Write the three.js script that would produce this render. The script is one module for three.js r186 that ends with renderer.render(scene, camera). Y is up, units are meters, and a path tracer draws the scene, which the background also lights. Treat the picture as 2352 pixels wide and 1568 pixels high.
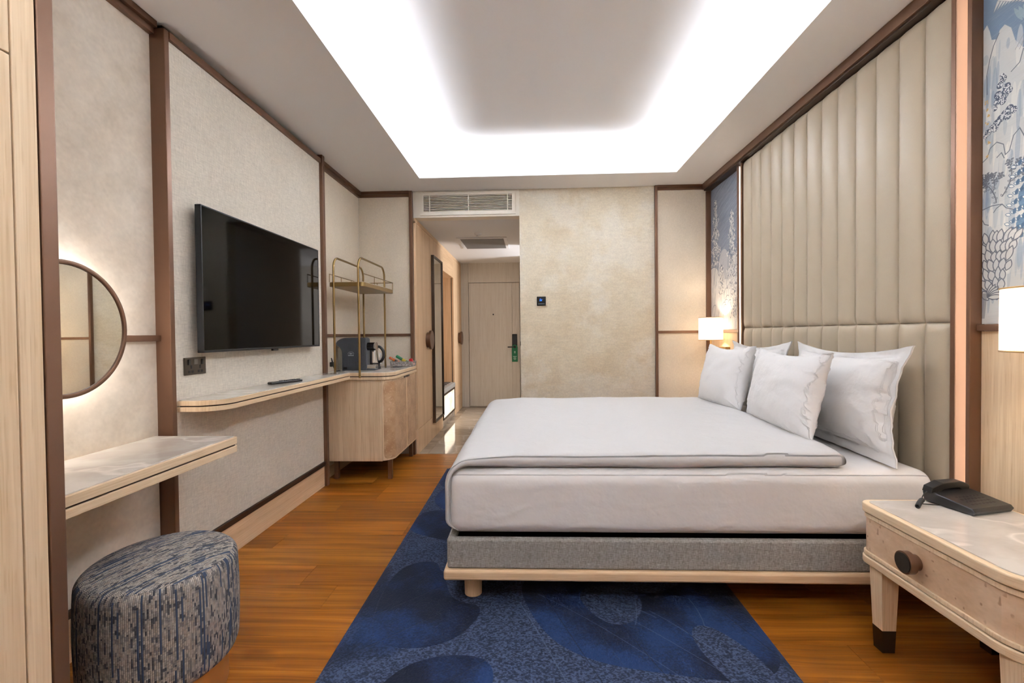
import * as THREE from 'three';
import { RoundedBoxGeometry } from 'three/addons/geometries/RoundedBoxGeometry.js';
import { mergeGeometries, mergeVertices } from 'three/addons/utils/BufferGeometryUtils.js';
import { ImprovedNoise } from 'three/addons/math/ImprovedNoise.js';

// ------------------------------------------------------------------ camera, exposure, room lights
const scene = new THREE.Scene();
scene.background = new THREE.Color(0x000000);
const camera = new THREE.PerspectiveCamera(2 * Math.atan(784 / 1060) * 180 / Math.PI, 2352 / 1568, 0.05, 60);
camera.position.set(0, 1.216, 0);
camera.rotation.order = 'YXZ';
camera.rotation.set(-0.0162, 0.0401, -0.0107);
scene.add(camera);
const renderer = new THREE.WebGLRenderer({ antialias: true });
renderer.toneMapping = THREE.LinearToneMapping;
renderer.toneMappingExposure = 1.88;
renderer.shadowMap.enabled = true;

// cove opening in the ceiling (metres); z runs towards the viewer
const COVE = { x0: -1.015, x1: 1.34, z0: -4.27, z1: 0.7, y: 2.67, lip: 0.072, top: 2.845, out: 0.26 };
const COVE_COLOR = new THREE.Color().setRGB(0.93, 0.985, 1.11);
const COVE_POWER = 215;
function areaLight(color, intensity, w, h, pos, rot) {
  const l = new THREE.RectAreaLight(color, intensity, w, h);
  l.position.set(...pos); l.rotation.set(...rot); scene.add(l); return l;
}
{
  const c = COVE, off = 0.13, y = 2.722;
  const zc = (c.z0 + c.z1) / 2, xc = (c.x0 + c.x1) / 2, lz = c.z1 - c.z0 + 0.1, lx = c.x1 - c.x0 + 0.1;
  // strips face the tray, almost straight up, still hidden behind the lip
  const t = 84 * Math.PI / 180, aim = (dx, dz, w, h, p) => { const l = areaLight(COVE_COLOR, COVE_POWER, w, h, p, [0, 0, 0]); l.lookAt(p[0] + dx * Math.cos(t), p[1] + Math.sin(t), p[2] + dz * Math.cos(t)); };
  aim(1, 0, lz, 0.03, [c.x0 - off, y, zc]); aim(-1, 0, lz, 0.03, [c.x1 + off, y, zc]);
  aim(0, 1, lx, 0.03, [xc, y, c.z0 - off]); aim(0, -1, lx, 0.03, [xc, y, c.z1 + off]);
}

// ------------------------------------------------------------------ helpers
function rng(seed) { let a = seed >>> 0; return () => { a = (a + 0x6D2B79F5) | 0; let t = Math.imul(a ^ (a >>> 15), 1 | a); t = (t + Math.imul(t ^ (t >>> 7), 61 | t)) ^ t; return ((t ^ (t >>> 14)) >>> 0) / 4294967296; }; }
const perlin = new ImprovedNoise();
const taken = new Map();
function numbered(name) { const n = taken.get(name) || 0; taken.set(name, n + 1); return n ? `${name}_${String(n).padStart(3, '0')}` : name; }
function thing(name, label, category, pos = [0, 0, 0], ry = 0, group) {
  const g = new THREE.Group(); g.name = numbered(name); g.position.set(...pos); g.rotation.y = ry;
  g.userData = { label, category }; if (group) g.userData.group = group; scene.add(g); return g;
}
function structure(name, label, category) { const g = thing(name, label, category); g.userData.kind = 'structure'; return g; }
function part(parent, name, geo, mat, pos, rot) {
  const m = new THREE.Mesh(geo, mat); m.name = name; m.castShadow = m.receiveShadow = true;
  if (pos) m.position.set(...pos); if (rot) m.rotation.set(...rot);
  parent.add(m); return m;
}
// texture coordinates in metres from the geometry's own axes; v runs along the grain
function metreUV(geo, grain = 'y', du = 0, dv = 0) {
  const p = geo.attributes.position, n = geo.attributes.normal, uv = new Float32Array(p.count * 2);
  for (let i = 0; i < p.count; i++) {
    const c = { x: p.getX(i), y: p.getY(i), z: p.getZ(i) };
    const a = Math.abs(n.getX(i)), b = Math.abs(n.getY(i)), d = Math.abs(n.getZ(i));
    let ax = a >= b && a >= d ? ['z', 'y'] : b >= d ? ['x', 'z'] : ['x', 'y'];
    if (ax[0] === grain) ax = [ax[1], ax[0]];
    uv[2 * i] = c[ax[0]] + du; uv[2 * i + 1] = c[ax[1]] + dv;
  }
  geo.setAttribute('uv', new THREE.BufferAttribute(uv, 2)); return geo;
}
// box given by its bounds
function box(x0, x1, y0, y1, z0, z1, grain = 'y') {
  const g = new THREE.BoxGeometry(Math.abs(x1 - x0), Math.abs(y1 - y0), Math.abs(z1 - z0));
  g.translate((x0 + x1) / 2, (y0 + y1) / 2, (z0 + z1) / 2); return metreUV(g, grain);
}
function rbox(x0, x1, y0, y1, z0, z1, r = 0.003, grain = 'y', seg = 2) {
  const w = Math.abs(x1 - x0), h = Math.abs(y1 - y0), d = Math.abs(z1 - z0);
  const g = new RoundedBoxGeometry(w, h, d, seg, Math.min(r, w / 2.01, h / 2.01, d / 2.01));
  g.translate((x0 + x1) / 2, (y0 + y1) / 2, (z0 + z1) / 2); return metreUV(g, grain);
}
function merge(list) { return mergeGeometries(list.map(g => { const q = g.index ? g.toNonIndexed() : g; for (const k of Object.keys(q.attributes)) if (!['position', 'normal', 'uv'].includes(k)) q.deleteAttribute(k); return q; })); }
function cyl(r0, r1, h, pos = [0, 0, 0], axis = 'y', seg = 32) {
  const g = new THREE.CylinderGeometry(r1, r0, h, seg);
  if (axis === 'x') g.rotateZ(Math.PI / 2); if (axis === 'z') g.rotateX(Math.PI / 2);
  g.translate(...pos); return g;
}
function tube(pts, r, seg = 40, rad = 10, closed = false, tension = 0.5) {
  return new THREE.TubeGeometry(new THREE.CatmullRomCurve3(pts.map(p => new THREE.Vector3(...p)), closed, 'catmullrom', tension), seg, r, rad, closed);
}
// plan polygon [[x, depth, radius]...] -> Shape with rounded corners, inset by k (convex outlines)
function planShape(poly, k = 0) {
  const n = poly.length; let area = 0;
  for (let i = 0; i < n; i++) { const a = poly[i], b = poly[(i + 1) % n]; area += a[0] * b[1] - b[0] * a[1]; }
  const sgn = Math.sign(area), P = [];
  for (let i = 0; i < n; i++) {
    const a = poly[(i + n - 1) % n], b = poly[i], c = poly[(i + 1) % n];
    const e1 = new THREE.Vector2(b[0] - a[0], b[1] - a[1]).normalize(), e2 = new THREE.Vector2(c[0] - b[0], c[1] - b[1]).normalize();
    const n1 = new THREE.Vector2(-e1.y, e1.x).multiplyScalar(sgn), n2 = new THREE.Vector2(-e2.y, e2.x).multiplyScalar(sgn);
    const m = n1.clone().add(n2), s = k * 2 / m.lengthSq();
    P.push({ p: new THREE.Vector2(b[0] + m.x * s, b[1] + m.y * s), r: Math.max(0, (b[2] || 0) - (b[2] ? k : 0)) });
  }
  const s = new THREE.Shape();
  P.forEach((q, i) => {
    const a = P[(i + n - 1) % n].p, c = P[(i + 1) % n].p, b = q.p;
    if (q.r < 1e-4) { i ? s.lineTo(b.x, b.y) : s.moveTo(b.x, b.y); return; }
    const u = a.clone().sub(b).normalize(), v = c.clone().sub(b).normalize(), half = Math.acos(u.dot(v)) / 2, t = q.r / Math.tan(half);
    const A = b.clone().addScaledVector(u, t), C = b.clone().addScaledVector(v, t);
    i ? s.lineTo(A.x, A.y) : s.moveTo(A.x, A.y);
    const ctr = b.clone().addScaledVector(u.clone().add(v).normalize(), q.r / Math.sin(half));
    const a0 = Math.atan2(A.y - ctr.y, A.x - ctr.x), a1 = Math.atan2(C.y - ctr.y, C.x - ctr.x);
    let d = a1 - a0; while (d > Math.PI) d -= 2 * Math.PI; while (d < -Math.PI) d += 2 * Math.PI;
    for (let j = 1; j <= 10; j++) s.lineTo(ctr.x + q.r * Math.cos(a0 + d * j / 10), ctr.y + q.r * Math.sin(a0 + d * j / 10));
  });
  s.closePath(); return s;
}
// horizontal slab of a plan outline between two heights
function slab(poly, y0, y1, inset = 0, bevel = 0.0015, grain = 'z') {
  const b = Math.min(bevel, (y1 - y0) / 3);
  const g = new THREE.ExtrudeGeometry(planShape(poly, inset + b), { depth: y1 - y0 - 2 * b, bevelEnabled: b > 0, bevelThickness: b, bevelSize: b, bevelSegments: 2, curveSegments: 12 });
  g.translate(0, 0, b); g.rotateX(-Math.PI / 2); g.translate(0, y0, 0);
  return metreUV(g, grain);
}

// ------------------------------------------------------------------ textures
function hash2(ix, iy, s) { let h = Math.imul(ix, 374761393) ^ Math.imul(iy, 668265263) ^ Math.imul(s, 1274126177); h = Math.imul(h ^ (h >>> 13), 1274126177); return ((h ^ (h >>> 16)) >>> 0) / 4294967296; }
function vnoise(x, y, px, py, s) {            // tiling value noise, periods px, py (integers)
  const x0 = Math.floor(x), y0 = Math.floor(y), fx = x - x0, fy = y - y0, w = t => t * t * (3 - 2 * t), m = (a, b) => ((a % b) + b) % b;
  const a = hash2(m(x0, px), m(y0, py), s), b = hash2(m(x0 + 1, px), m(y0, py), s), c = hash2(m(x0, px), m(y0 + 1, py), s), d = hash2(m(x0 + 1, px), m(y0 + 1, py), s);
  const u = w(fx), v = w(fy); return (a * (1 - u) + b * u) * (1 - v) + (c * (1 - u) + d * u) * v;
}
function fbm(u, v, fx, fy, oct, s, gain = 0.5) { let t = 0, a = 1, n = 0; for (let o = 0; o < oct; o++) { t += a * vnoise(u * fx, v * fy, fx, fy, s + o * 17); n += a; a *= gain; fx *= 2; fy *= 2; } return t / n; }
function tex(w, h, fn, srgb = true, rep = [1, 1]) {
  const d = new Uint8Array(w * h * 4), o = [0, 0, 0];
  for (let j = 0; j < h; j++) for (let i = 0; i < w; i++) {
    fn(i / w, j / h, o, i, j); const k = (j * w + i) * 4;
    d[k] = Math.max(0, Math.min(255, o[0])); d[k + 1] = Math.max(0, Math.min(255, o[1])); d[k + 2] = Math.max(0, Math.min(255, o[2])); d[k + 3] = 255;
  }
  const t = new THREE.DataTexture(d, w, h, THREE.RGBAFormat); t.wrapS = t.wrapT = THREE.RepeatWrapping; t.magFilter = THREE.LinearFilter; t.minFilter = THREE.LinearMipmapLinearFilter; t.generateMipmaps = true;
  if (srgb) t.colorSpace = THREE.SRGBColorSpace; t.repeat.set(...rep); t.needsUpdate = true; return t;
}
const mix3 = (a, b, t, o) => { for (let i = 0; i < 3; i++) o[i] = a[i] + (b[i] - a[i]) * t; };
const sat = t => Math.max(0, Math.min(1, t));
function mat(o) { return new THREE.MeshPhysicalMaterial(o); }

// pale oak veneer, straight grain along v; tile is 0.6 m
function oak(base, dark, seed, contrast = 1) {
  return tex(512, 1024, (u, v, o) => {
    const warp = (fbm(u, v, 3, 2, 2, seed) - 0.5) * 0.02;
    const uu = u + warp;
    const f1 = fbm(uu, v, 24, 2, 3, seed + 3), f2 = fbm(uu, v, 128, 6, 2, seed + 9), f3 = fbm(uu, v, 6, 1, 2, seed + 5);
    const pore = sat((fbm(uu, v, 200, 14, 1, seed + 21) - 0.72) * 5);
    mix3(base, dark, sat(((f1 - 0.5) * 0.6 + (f2 - 0.5) * 0.6 + (f3 - 0.5) * 0.5 + pore * 0.35) * contrast + 0.3), o);
  }, true, [1 / 0.6, 1 / 1.2]);
}
const T = {};
T.oak = oak([238, 214, 180], [206, 174, 134], 11);
T.oakWarm = oak([236, 204, 166], [206, 168, 126], 41, 0.9);
T.oakPale = oak([222, 216, 205], [200, 190, 175], 71, 0.9);
T.plaster = tex(1024, 1024, (u, v, o) => {      // hand trowelled mineral paper
  const a = fbm(u, v, 5, 5, 5, 101, 0.55), b = fbm(u, v, 14, 14, 4, 131), c = fbm(u, v, 90, 90, 2, 151);
  mix3([232, 221, 204], [217, 202, 181], sat((a - 0.5) * 2.4 + 0.5), o);
  const k = (b - 0.5) * 22 + (c - 0.5) * 12; o[0] += k; o[1] += k; o[2] += k;
}, true, [1 / 1.3, 1 / 1.3]);
T.plasterBump = tex(512, 512, (u, v, o) => { const a = fbm(u, v, 40, 40, 4, 171); o[0] = o[1] = o[2] = a * 255; }, false, [1 / 0.6, 1 / 0.6]);
T.gilt = tex(1024, 2048, (u, v, o) => {         // feature wall: worn cream finish with ochre and pearl patches
  const a = fbm(u, v, 3, 6, 5, 201, 0.58), b = fbm(u, v, 4, 8, 6, 231, 0.62), c = fbm(u, v, 160, 320, 2, 251), d = fbm(u, v, 30, 240, 2, 271);
  mix3([222, 210, 186], [210, 193, 163], sat((a - 0.47) * 3.4), o);
  const p = sat((b - 0.52) * 6); mix3([o[0], o[1], o[2]], [228, 221, 206], p * 0.6, o);
  const k = (c - 0.5) * 18 + (d - 0.5) * 12; o[0] += k; o[1] += k; o[2] += k * 0.9;
}, true, [1 / 1.36, 1 / 2.72]);
T.giltRough = tex(512, 1024, (u, v, o) => { const b = fbm(u, v, 4, 8, 6, 231, 0.62), c = fbm(u, v, 80, 160, 2, 261); const r = 165 - sat((b - 0.52) * 6) * 70 + (c - 0.5) * 60; o[0] = 0; o[1] = r; o[2] = 0; }, false, [1 / 1.36, 1 / 2.72]);
T.linen = tex(1024, 1024, (u, v, o, i, j) => {  // woven wall cloth
  const wu = fbm(u, v, 200, 24, 2, 301), wv = fbm(u, v, 24, 200, 2, 331), c = fbm(u, v, 4, 4, 3, 351);
  const s = (wu - 0.5) * 34 + (wv - 0.5) * 34 + (c - 0.5) * 10;
  o[0] = 221 + s * 0.7; o[1] = 212 + s * 0.7; o[2] = 196 + s * 0.7;
}, true, [1 / 0.5, 1 / 0.5]);
T.linenBump = tex(512, 512, (u, v, o) => { const wu = fbm(u, v, 180, 22, 2, 301), wv = fbm(u, v, 22, 180, 2, 331); o[0] = o[1] = o[2] = (wu * 0.5 + wv * 0.5) * 255; }, false, [1 / 0.45, 1 / 0.45]);
T.paper = tex(512, 512, (u, v, o) => { const a = fbm(u, v, 5, 5, 4, 401), b = fbm(u, v, 120, 120, 2, 411); const k = (a - 0.5) * 12 + (b - 0.5) * 14; o[0] = 226 + k; o[1] = 213 + k; o[2] = 192 + k; }, true, [1 / 0.8, 1 / 0.8]);
T.floor = tex(1024, 1024, (u, v, o) => {        // honey oak planks, grain along u
  const wv = v + (fbm(u, v, 3, 6, 3, 501) - 0.5) * 0.05;
  const f1 = fbm(u, wv, 3, 40, 4, 511), f2 = fbm(u, wv, 6, 200, 2, 521), f3 = fbm(u, wv, 2, 9, 3, 531), kn = fbm(u, v, 6, 12, 2, 541);
  let t = (f1 - 0.5) * 1.0 + (f2 - 0.5) * 0.55 + (f3 - 0.5) * 1.0 + 0.4;
  mix3([178, 114, 40], [108, 61, 13], sat(t), o);
  const k = sat((kn - 0.8) * 8); mix3([o[0], o[1], o[2]], [84, 44, 14], k * 0.7, o);
}, true, [1 / 1.8, 1 / 1.0]);
T.floorBump = tex(512, 512, (u, v, o) => { const f = fbm(u, v, 5, 120, 3, 521); o[0] = o[1] = o[2] = f * 255; }, false, [1 / 1.8, 1 / 1.0]);
T.marble = tex(1024, 1024, (u, v, o) => {       // warm grey marble
  const w = fbm(u, v, 3, 3, 5, 601) * 1.6, a = fbm(u + w * 0.08, v + w * 0.1, 4, 6, 5, 611, 0.6), ve = 1 - Math.abs(fbm(u + w * 0.1, v, 3, 4, 4, 631) - 0.5) * 2;
  mix3([214, 208, 198], [196, 187, 176], sat((a - 0.5) * 3 + 0.5), o);
  const k = sat((ve - 0.93) * 14) * 26; o[0] += k; o[1] += k; o[2] += k;
}, true, [1 / 0.9, 1 / 0.9]);
T.tile = tex(1024, 1024, (u, v, o) => {
  const w = fbm(u, v, 2, 2, 5, 651) * 1.5, a = fbm(u + w * 0.1, v + w * 0.1, 3, 5, 5, 661, 0.6), ve = 1 - Math.abs(fbm(u + w * 0.14, v + w * 0.05, 2, 3, 4, 671) - 0.5) * 2;
  mix3([182, 168, 150], [140, 124, 106], sat((a - 0.5) * 3 + 0.5), o);
  const k = sat((ve - 0.965) * 22) * 26; o[0] += k; o[1] += k; o[2] += k;
}, true, [1 / 1.6, 1 / 1.6]);
T.burl = tex(512, 512, (u, v, o) => {           // bird's eye maple
  const a = fbm(u, v, 4, 6, 5, 701, 0.55), b = fbm(u, v, 30, 60, 2, 711), e = vnoise(u * 34, v * 30, 34, 30, 731), e2 = vnoise(u * 6, v * 6, 6, 6, 741);
  mix3([222, 192, 160], [196, 160, 124], sat((a - 0.5) * 2 + 0.5), o);
  const k = sat((e - 0.84) * 9) * sat((e2 - 0.3) * 3); mix3([o[0], o[1], o[2]], [146, 106, 76], k * 0.75, o);
  const s = (b - 0.5) * 10; o[0] += s; o[1] += s; o[2] += s;
}, true, [1 / 0.45, 1 / 0.45]);
T.pearlBurl = tex(512, 512, (u, v, o) => {
  const a = fbm(u, v, 6, 8, 4, 751), e = vnoise(u * 60, v * 60, 60, 60, 761), e2 = vnoise(u * 110, v * 90, 110, 90, 771);
  mix3([206, 170, 132], [178, 138, 100], sat((a - 0.5) * 2 + 0.5), o);
  const k = sat((e - 0.8) * 8) + sat((e2 - 0.86) * 8) * 0.7; mix3([o[0], o[1], o[2]], [226, 196, 162], sat(k) * 0.7, o);
}, true, [1 / 0.5, 1 / 0.5]);
T.leather = tex(512, 512, (u, v, o) => { const a = fbm(u, v, 90, 90, 3, 801); o[0] = o[1] = o[2] = a * 255; }, false, [1 / 0.25, 1 / 0.25]);
T.greyCloth = tex(512, 512, (u, v, o, i, j) => {
  const a = fbm(u, v, 256, 30, 1, 821), b = fbm(u, v, 30, 256, 1, 831), c = ((i + j) & 3) < 2 ? 8 : -8, d = fbm(u, v, 8, 60, 2, 841);
  const k = (a - 0.5) * 40 + (b - 0.5) * 40 + c + (d - 0.5) * 16; o[0] = 146 + k; o[1] = 141 + k; o[2] = 134 + k;
}, true, [1 / 0.3, 1 / 0.3]);
T.cotton = tex(512, 512, (u, v, o) => { const a = fbm(u, v, 6, 6, 5, 861, 0.6); o[0] = o[1] = o[2] = a * 255; }, false, [1 / 0.7, 1 / 0.7]);
T.tweed = tex(1024, 1024, (u, v, o, i, j) => {  // ladder-weave tweed; strands along v
  const col = Math.floor(u * 128), r = hash2(col, 3, 901), row = Math.floor(v * 192 + r * 7), n = hash2(col, row, 911), fu = (u * 128) % 1, fv = (v * 192 + r * 7) % 1, yarn = hash2(col, row >> 2, 915);
  const tone = [[206, 194, 178], [176, 166, 156], [188, 172, 156], [146, 140, 136], [198, 188, 176]][Math.floor(yarn * 5)];
  const su = Math.sin(fu * Math.PI), sv = Math.sin(fv * Math.PI), segN = vnoise(v * 9 + r * 31, col * 0.5, 4096, 4096, 921), dk = vnoise(v * 30 + r * 11, col * 0.5, 4096, 4096, 931);
  const open = sat((0.55 - sv) * 3) * (n > 0.35 ? 1 : 0.2), k = (0.62 + 0.38 * su) * (1 - 0.62 * open);
  o[0] = tone[0] * k; o[1] = tone[1] * k; o[2] = tone[2] * k;
  if (r > 0.72 && segN > 0.48) { const q = 0.55 + 0.45 * su; o[0] = 60 * q; o[1] = 76 * q; o[2] = 102 * q; }
  else if (dk > 0.72) { o[0] *= 0.45; o[1] *= 0.48; o[2] *= 0.55; }
}, true, [1 / 0.62, 1 / 0.62]);
T.tweedBump = tex(512, 512, (u, v, o) => { const col = Math.floor(u * 128), r = hash2(col, 3, 901), fu = (u * 128) % 1, fv = (v * 160 + r * 7) % 1; o[0] = o[1] = o[2] = 255 * (0.5 * Math.sin(fu * Math.PI) + 0.5 * Math.sin(fv * Math.PI)); }, false, [1 / 0.62, 1 / 0.62]);
T.shade = tex(512, 512, (u, v, o) => { const a = fbm(u, v, 140, 8, 2, 941), b = fbm(u, v, 6, 120, 2, 951); const k = sat((a - 0.62) * 5) + sat((b - 0.62) * 5); mix3([250, 246, 236], [214, 198, 168], sat(k * 0.7), o); }, true, [1 / 0.3, 1 / 0.3]);
T.wicker = tex(256, 256, (u, v, o, i, j) => { const c = Math.floor(u * 16), r = Math.floor(v * 32), n = hash2(c, r, 961); const k = 90 + n * 60 + Math.sin((v * 32 % 1) * 3.14) * 24; o[0] = k + 12; o[1] = k + 2; o[2] = k - 6; }, true, [1 / 0.2, 1 / 0.2]);
T.onyx = tex(512, 512, (u, v, o) => { const a = fbm(u, v, 3, 4, 5, 981, 0.6); mix3([255, 244, 226], [232, 208, 178], sat((a - 0.5) * 3 + 0.4), o); }, true, [1 / 0.9, 1 / 0.5]);

// ------------------------------------------------------------------ materials
const M = {
  paint: mat({ color: new THREE.Color().setRGB(0.86, 0.855, 0.845), roughness: 0.85 }),
  oak: mat({ map: T.oak, roughness: 0.5, specularIntensity: 0.5 }),
  oakWarm: mat({ map: T.oakWarm, roughness: 0.5, specularIntensity: 0.5 }),
  oakPale: mat({ map: T.oakPale, roughness: 0.45, specularIntensity: 0.5 }),
  plaster: mat({ map: T.plaster, roughness: 0.75, bumpMap: T.plasterBump, bumpScale: 0.0006 }),
  gilt: mat({ map: T.gilt, roughness: 1, roughnessMap: T.giltRough, bumpMap: T.plasterBump, bumpScale: 0.0008, metalness: 0.0 }),
  linen: mat({ map: T.linen, roughness: 0.9, bumpMap: T.linenBump, bumpScale: 0.0006 }),
  paper: mat({ map: T.paper, roughness: 0.8 }),
  bronze: mat({ color: 0x6b4d39, roughness: 0.4, metalness: 0.5 }),
  bronzeDark: mat({ color: 0x3e2d20, roughness: 0.4, metalness: 0.5 }),
  copper: mat({ color: 0xc6a084, roughness: 0.45, metalness: 0.15 }),
  brass: mat({ color: 0x8f7548, roughness: 0.32, metalness: 0.9 }),
  brassBright: mat({ color: 0xc4a06a, roughness: 0.28, metalness: 0.85 }),
  leather: mat({ color: 0xb0a28c, roughness: 0.42, specularIntensity: 0.6, bumpMap: T.leather, bumpScale: 0.0003 }),
  marble: mat({ map: T.marble, roughness: 0.12 }),
  tile: mat({ map: T.tile, roughness: 0.09 }),
  burl: mat({ map: T.burl, roughness: 0.42 }),
  pearlBurl: mat({ map: T.pearlBurl, roughness: 0.36 }),
  greyCloth: mat({ map: T.greyCloth, roughness: 0.95 }),
  pillowcase: mat({ color: 0xf1efed, roughness: 0.85, bumpMap: T.cotton, bumpScale: 0.007, sheen: 0.2 }),
  white: mat({ color: 0xcfccc9, roughness: 0.85, bumpMap: T.cotton, bumpScale: 0.007, sheen: 0.2 }),
  whiteSheet: mat({ color: 0xeeebe8, roughness: 0.8, bumpMap: T.cotton, bumpScale: 0.005 }),
  tweed: mat({ map: T.tweed, roughness: 0.95, bumpMap: T.tweedBump, bumpScale: 0.003 }),
  black: mat({ color: 0x0c0b0b, roughness: 0.4 }),
  blackMatte: mat({ color: 0x090808, roughness: 0.8 }),
  blackGloss: mat({ color: 0x050404, roughness: 0.04 }),
  screen: mat({ color: 0x030202, roughness: 0.05, specularIntensity: 0.27 }),
  darkFoot: mat({ color: 0x1e110c, roughness: 0.4 }),
  silver: mat({ color: 0xd9d9d9, roughness: 0.12, metalness: 1 }),
  mirror: mat({ color: 0xe6e8e4, roughness: 0.015, metalness: 1 }),
  charcoal: mat({ color: 0x3b3e43, roughness: 0.42 }),
  porcelain: mat({ color: 0xf2f0ec, roughness: 0.15 }),
  cream: mat({ color: 0xeee6d6, roughness: 0.45 }),
  grout: mat({ color: 0x8d8072, roughness: 0.9 }),
  subfloor: mat({ color: 0x2e1a0a, roughness: 0.9 }),
  glass: mat({ color: 0xffffff, roughness: 0.02, transmission: 1, thickness: 0, ior: 1.5 }),
  emitLed: mat({ color: 0xffffff, emissive: 0xffffff, emissiveIntensity: 3, roughness: 0.6 }),
};

// ================================================================== the setting
const CEIL = 2.67, ZB = -4.665, XL = -1.74, XR = 1.785, ZF = 1.3;
// ---- wood floor: planks across the room
{
  const f = structure('floor', 'honey-brown oak plank floor of the bedroom', 'floor');
  part(f, 'subfloor', box(-1.95, 1.95, -0.1, -0.0125, ZB, ZF), M.subfloor);
  const mats = [0xffffff, 0xeee6da, 0xfff4e6, 0xe2d6c6].map(c => mat({ map: T.floor, color: c, roughness: 0.33, specularIntensity: 0.55, bumpMap: T.floorBump, bumpScale: 0.0007 }));
  const r = rng(7), W = 0.19, L = 1.22;
  let row = 0;
  for (let z = ZB; z < ZF - 0.001; z += W, row++) {
    const z1 = Math.min(z + W, ZF); let x = -1.78 - r() * L * 0.9;
    while (x < 1.8) {
      const a = Math.max(x, -1.78), b = Math.min(x + L, 1.8);
      if (b - a > 0.02) {
        const g = new THREE.BoxGeometry(b - a - 0.0012, 0.012, z1 - z - 0.0012); metreUV(g, 'z');
        const uv = g.attributes.uv, p = g.attributes.position, ou = r() * 5, ov = r() * 5;
        for (let i = 0; i < uv.count; i++) { uv.setXY(i, p.getX(i) + ou, p.getZ(i) + p.getY(i) + ov); }
        part(f, 'plank', g, mats[Math.floor(r() * 4)], [(a + b) / 2, -0.006, (z + z1) / 2]);
      }
      x += L;
    }
  }
}
// ---- entrance floor of polished stone tiles
{
  const f = structure('floor', 'polished grey-beige marble tile floor of the entrance passage', 'floor');
  part(f, 'tile_bed', box(-1.66, 1.5, -0.1, -0.0125, -7.9, ZB - 0.002), M.grout);
  for (let i = 0; i < 5; i++) for (let j = 0; j < 6; j++) {
    const x0 = -1.66 + i * 0.6, z1 = ZB - 0.003 - j * 0.6, x1 = Math.min(x0 + 0.6, 1.5), z0 = Math.max(z1 - 0.6, -7.9);
    const g = box(x0 + 0.0008, x1 - 0.0008, -0.012, 0, z0 + 0.0008, z1 - 0.0008); const uv = g.attributes.uv;
    for (let k = 0; k < uv.count; k++) uv.setXY(k, uv.getX(k) + i * 0.37, uv.getY(k) + j * 0.53);
    part(f, 'tile', g, M.tile);
  }
}
// ---- ceiling with its lit cove
{
  const c = structure('ceiling', 'white plaster ceiling with a recessed tray and light cove', 'ceiling'), k = COVE;
  const ox0 = k.x0 - k.out, ox1 = k.x1 + k.out, oz0 = k.z0 - k.out, oz1 = k.z1 + k.out, t = 0.025;
  part(c, 'soffit', box(-1.9, k.x0, k.y, k.y + t, ZB - 0.1, ZF), M.paint);
  part(c, 'soffit', box(k.x1, 1.9, k.y, k.y + t, ZB - 0.1, ZF), M.paint);
  part(c, 'soffit', box(k.x0, k.x1, k.y, k.y + t, ZB - 0.1, k.z0), M.paint);
  part(c, 'soffit', box(k.x0, k.x1, k.y, k.y + t, k.z1, ZF), M.paint);
  const y1 = k.y + k.lip, w = 0.018;
  part(c, 'cove_lip', box(k.x0 - w, k.x0, k.y + t, y1, k.z0 - w, k.z1 + w), M.paint);
  part(c, 'cove_lip', box(k.x1, k.x1 + w, k.y + t, y1, k.z0 - w, k.z1 + w), M.paint);
  part(c, 'cove_lip', box(k.x0, k.x1, k.y + t, y1, k.z0 - w, k.z0), M.paint);
  part(c, 'cove_lip', box(k.x0, k.x1, k.y + t, y1, k.z1, k.z1 + w), M.paint);
  part(c, 'cove_side', box(ox0 - 0.05, ox0, k.y + t, k.top, oz0, oz1), M.paint);
  part(c, 'cove_side', box(ox1, ox1 + 0.05, k.y + t, k.top, oz0, oz1), M.paint);
  part(c, 'cove_side', box(ox0 - 0.05, ox1 + 0.05, k.y + t, k.top, oz0 - 0.05, oz0), M.paint);
  part(c, 'cove_side', box(ox0 - 0.05, ox1 + 0.05, k.y + t, k.top, oz1, oz1 + 0.05), M.paint);
  part(c, 'tray', box(ox0 - 0.05, ox1 + 0.05, k.top, k.top + 0.1, oz0 - 0.05, oz1 + 0.05), M.paint);
  const off = 0.13, zc = [k.z0 - 0.05, k.z1 + 0.05];
  const led = [[k.x0 - off - 0.015, k.x0 - off + 0.015, zc[0], zc[1]], [k.x1 + off - 0.015, k.x1 + off + 0.015, zc[0], zc[1]], [k.x0 - 0.05, k.x1 + 0.05, k.z0 - off - 0.015, k.z0 - off + 0.015], [k.x0 - 0.05, k.x1 + 0.05, k.z1 + off - 0.015, k.z1 + off + 0.015]];
  for (const [a, b, d, e] of led) part(c, 'light_strip', box(a, b, k.y + t, k.y + t + 0.02, d, e), M.emitLed);
}
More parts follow.
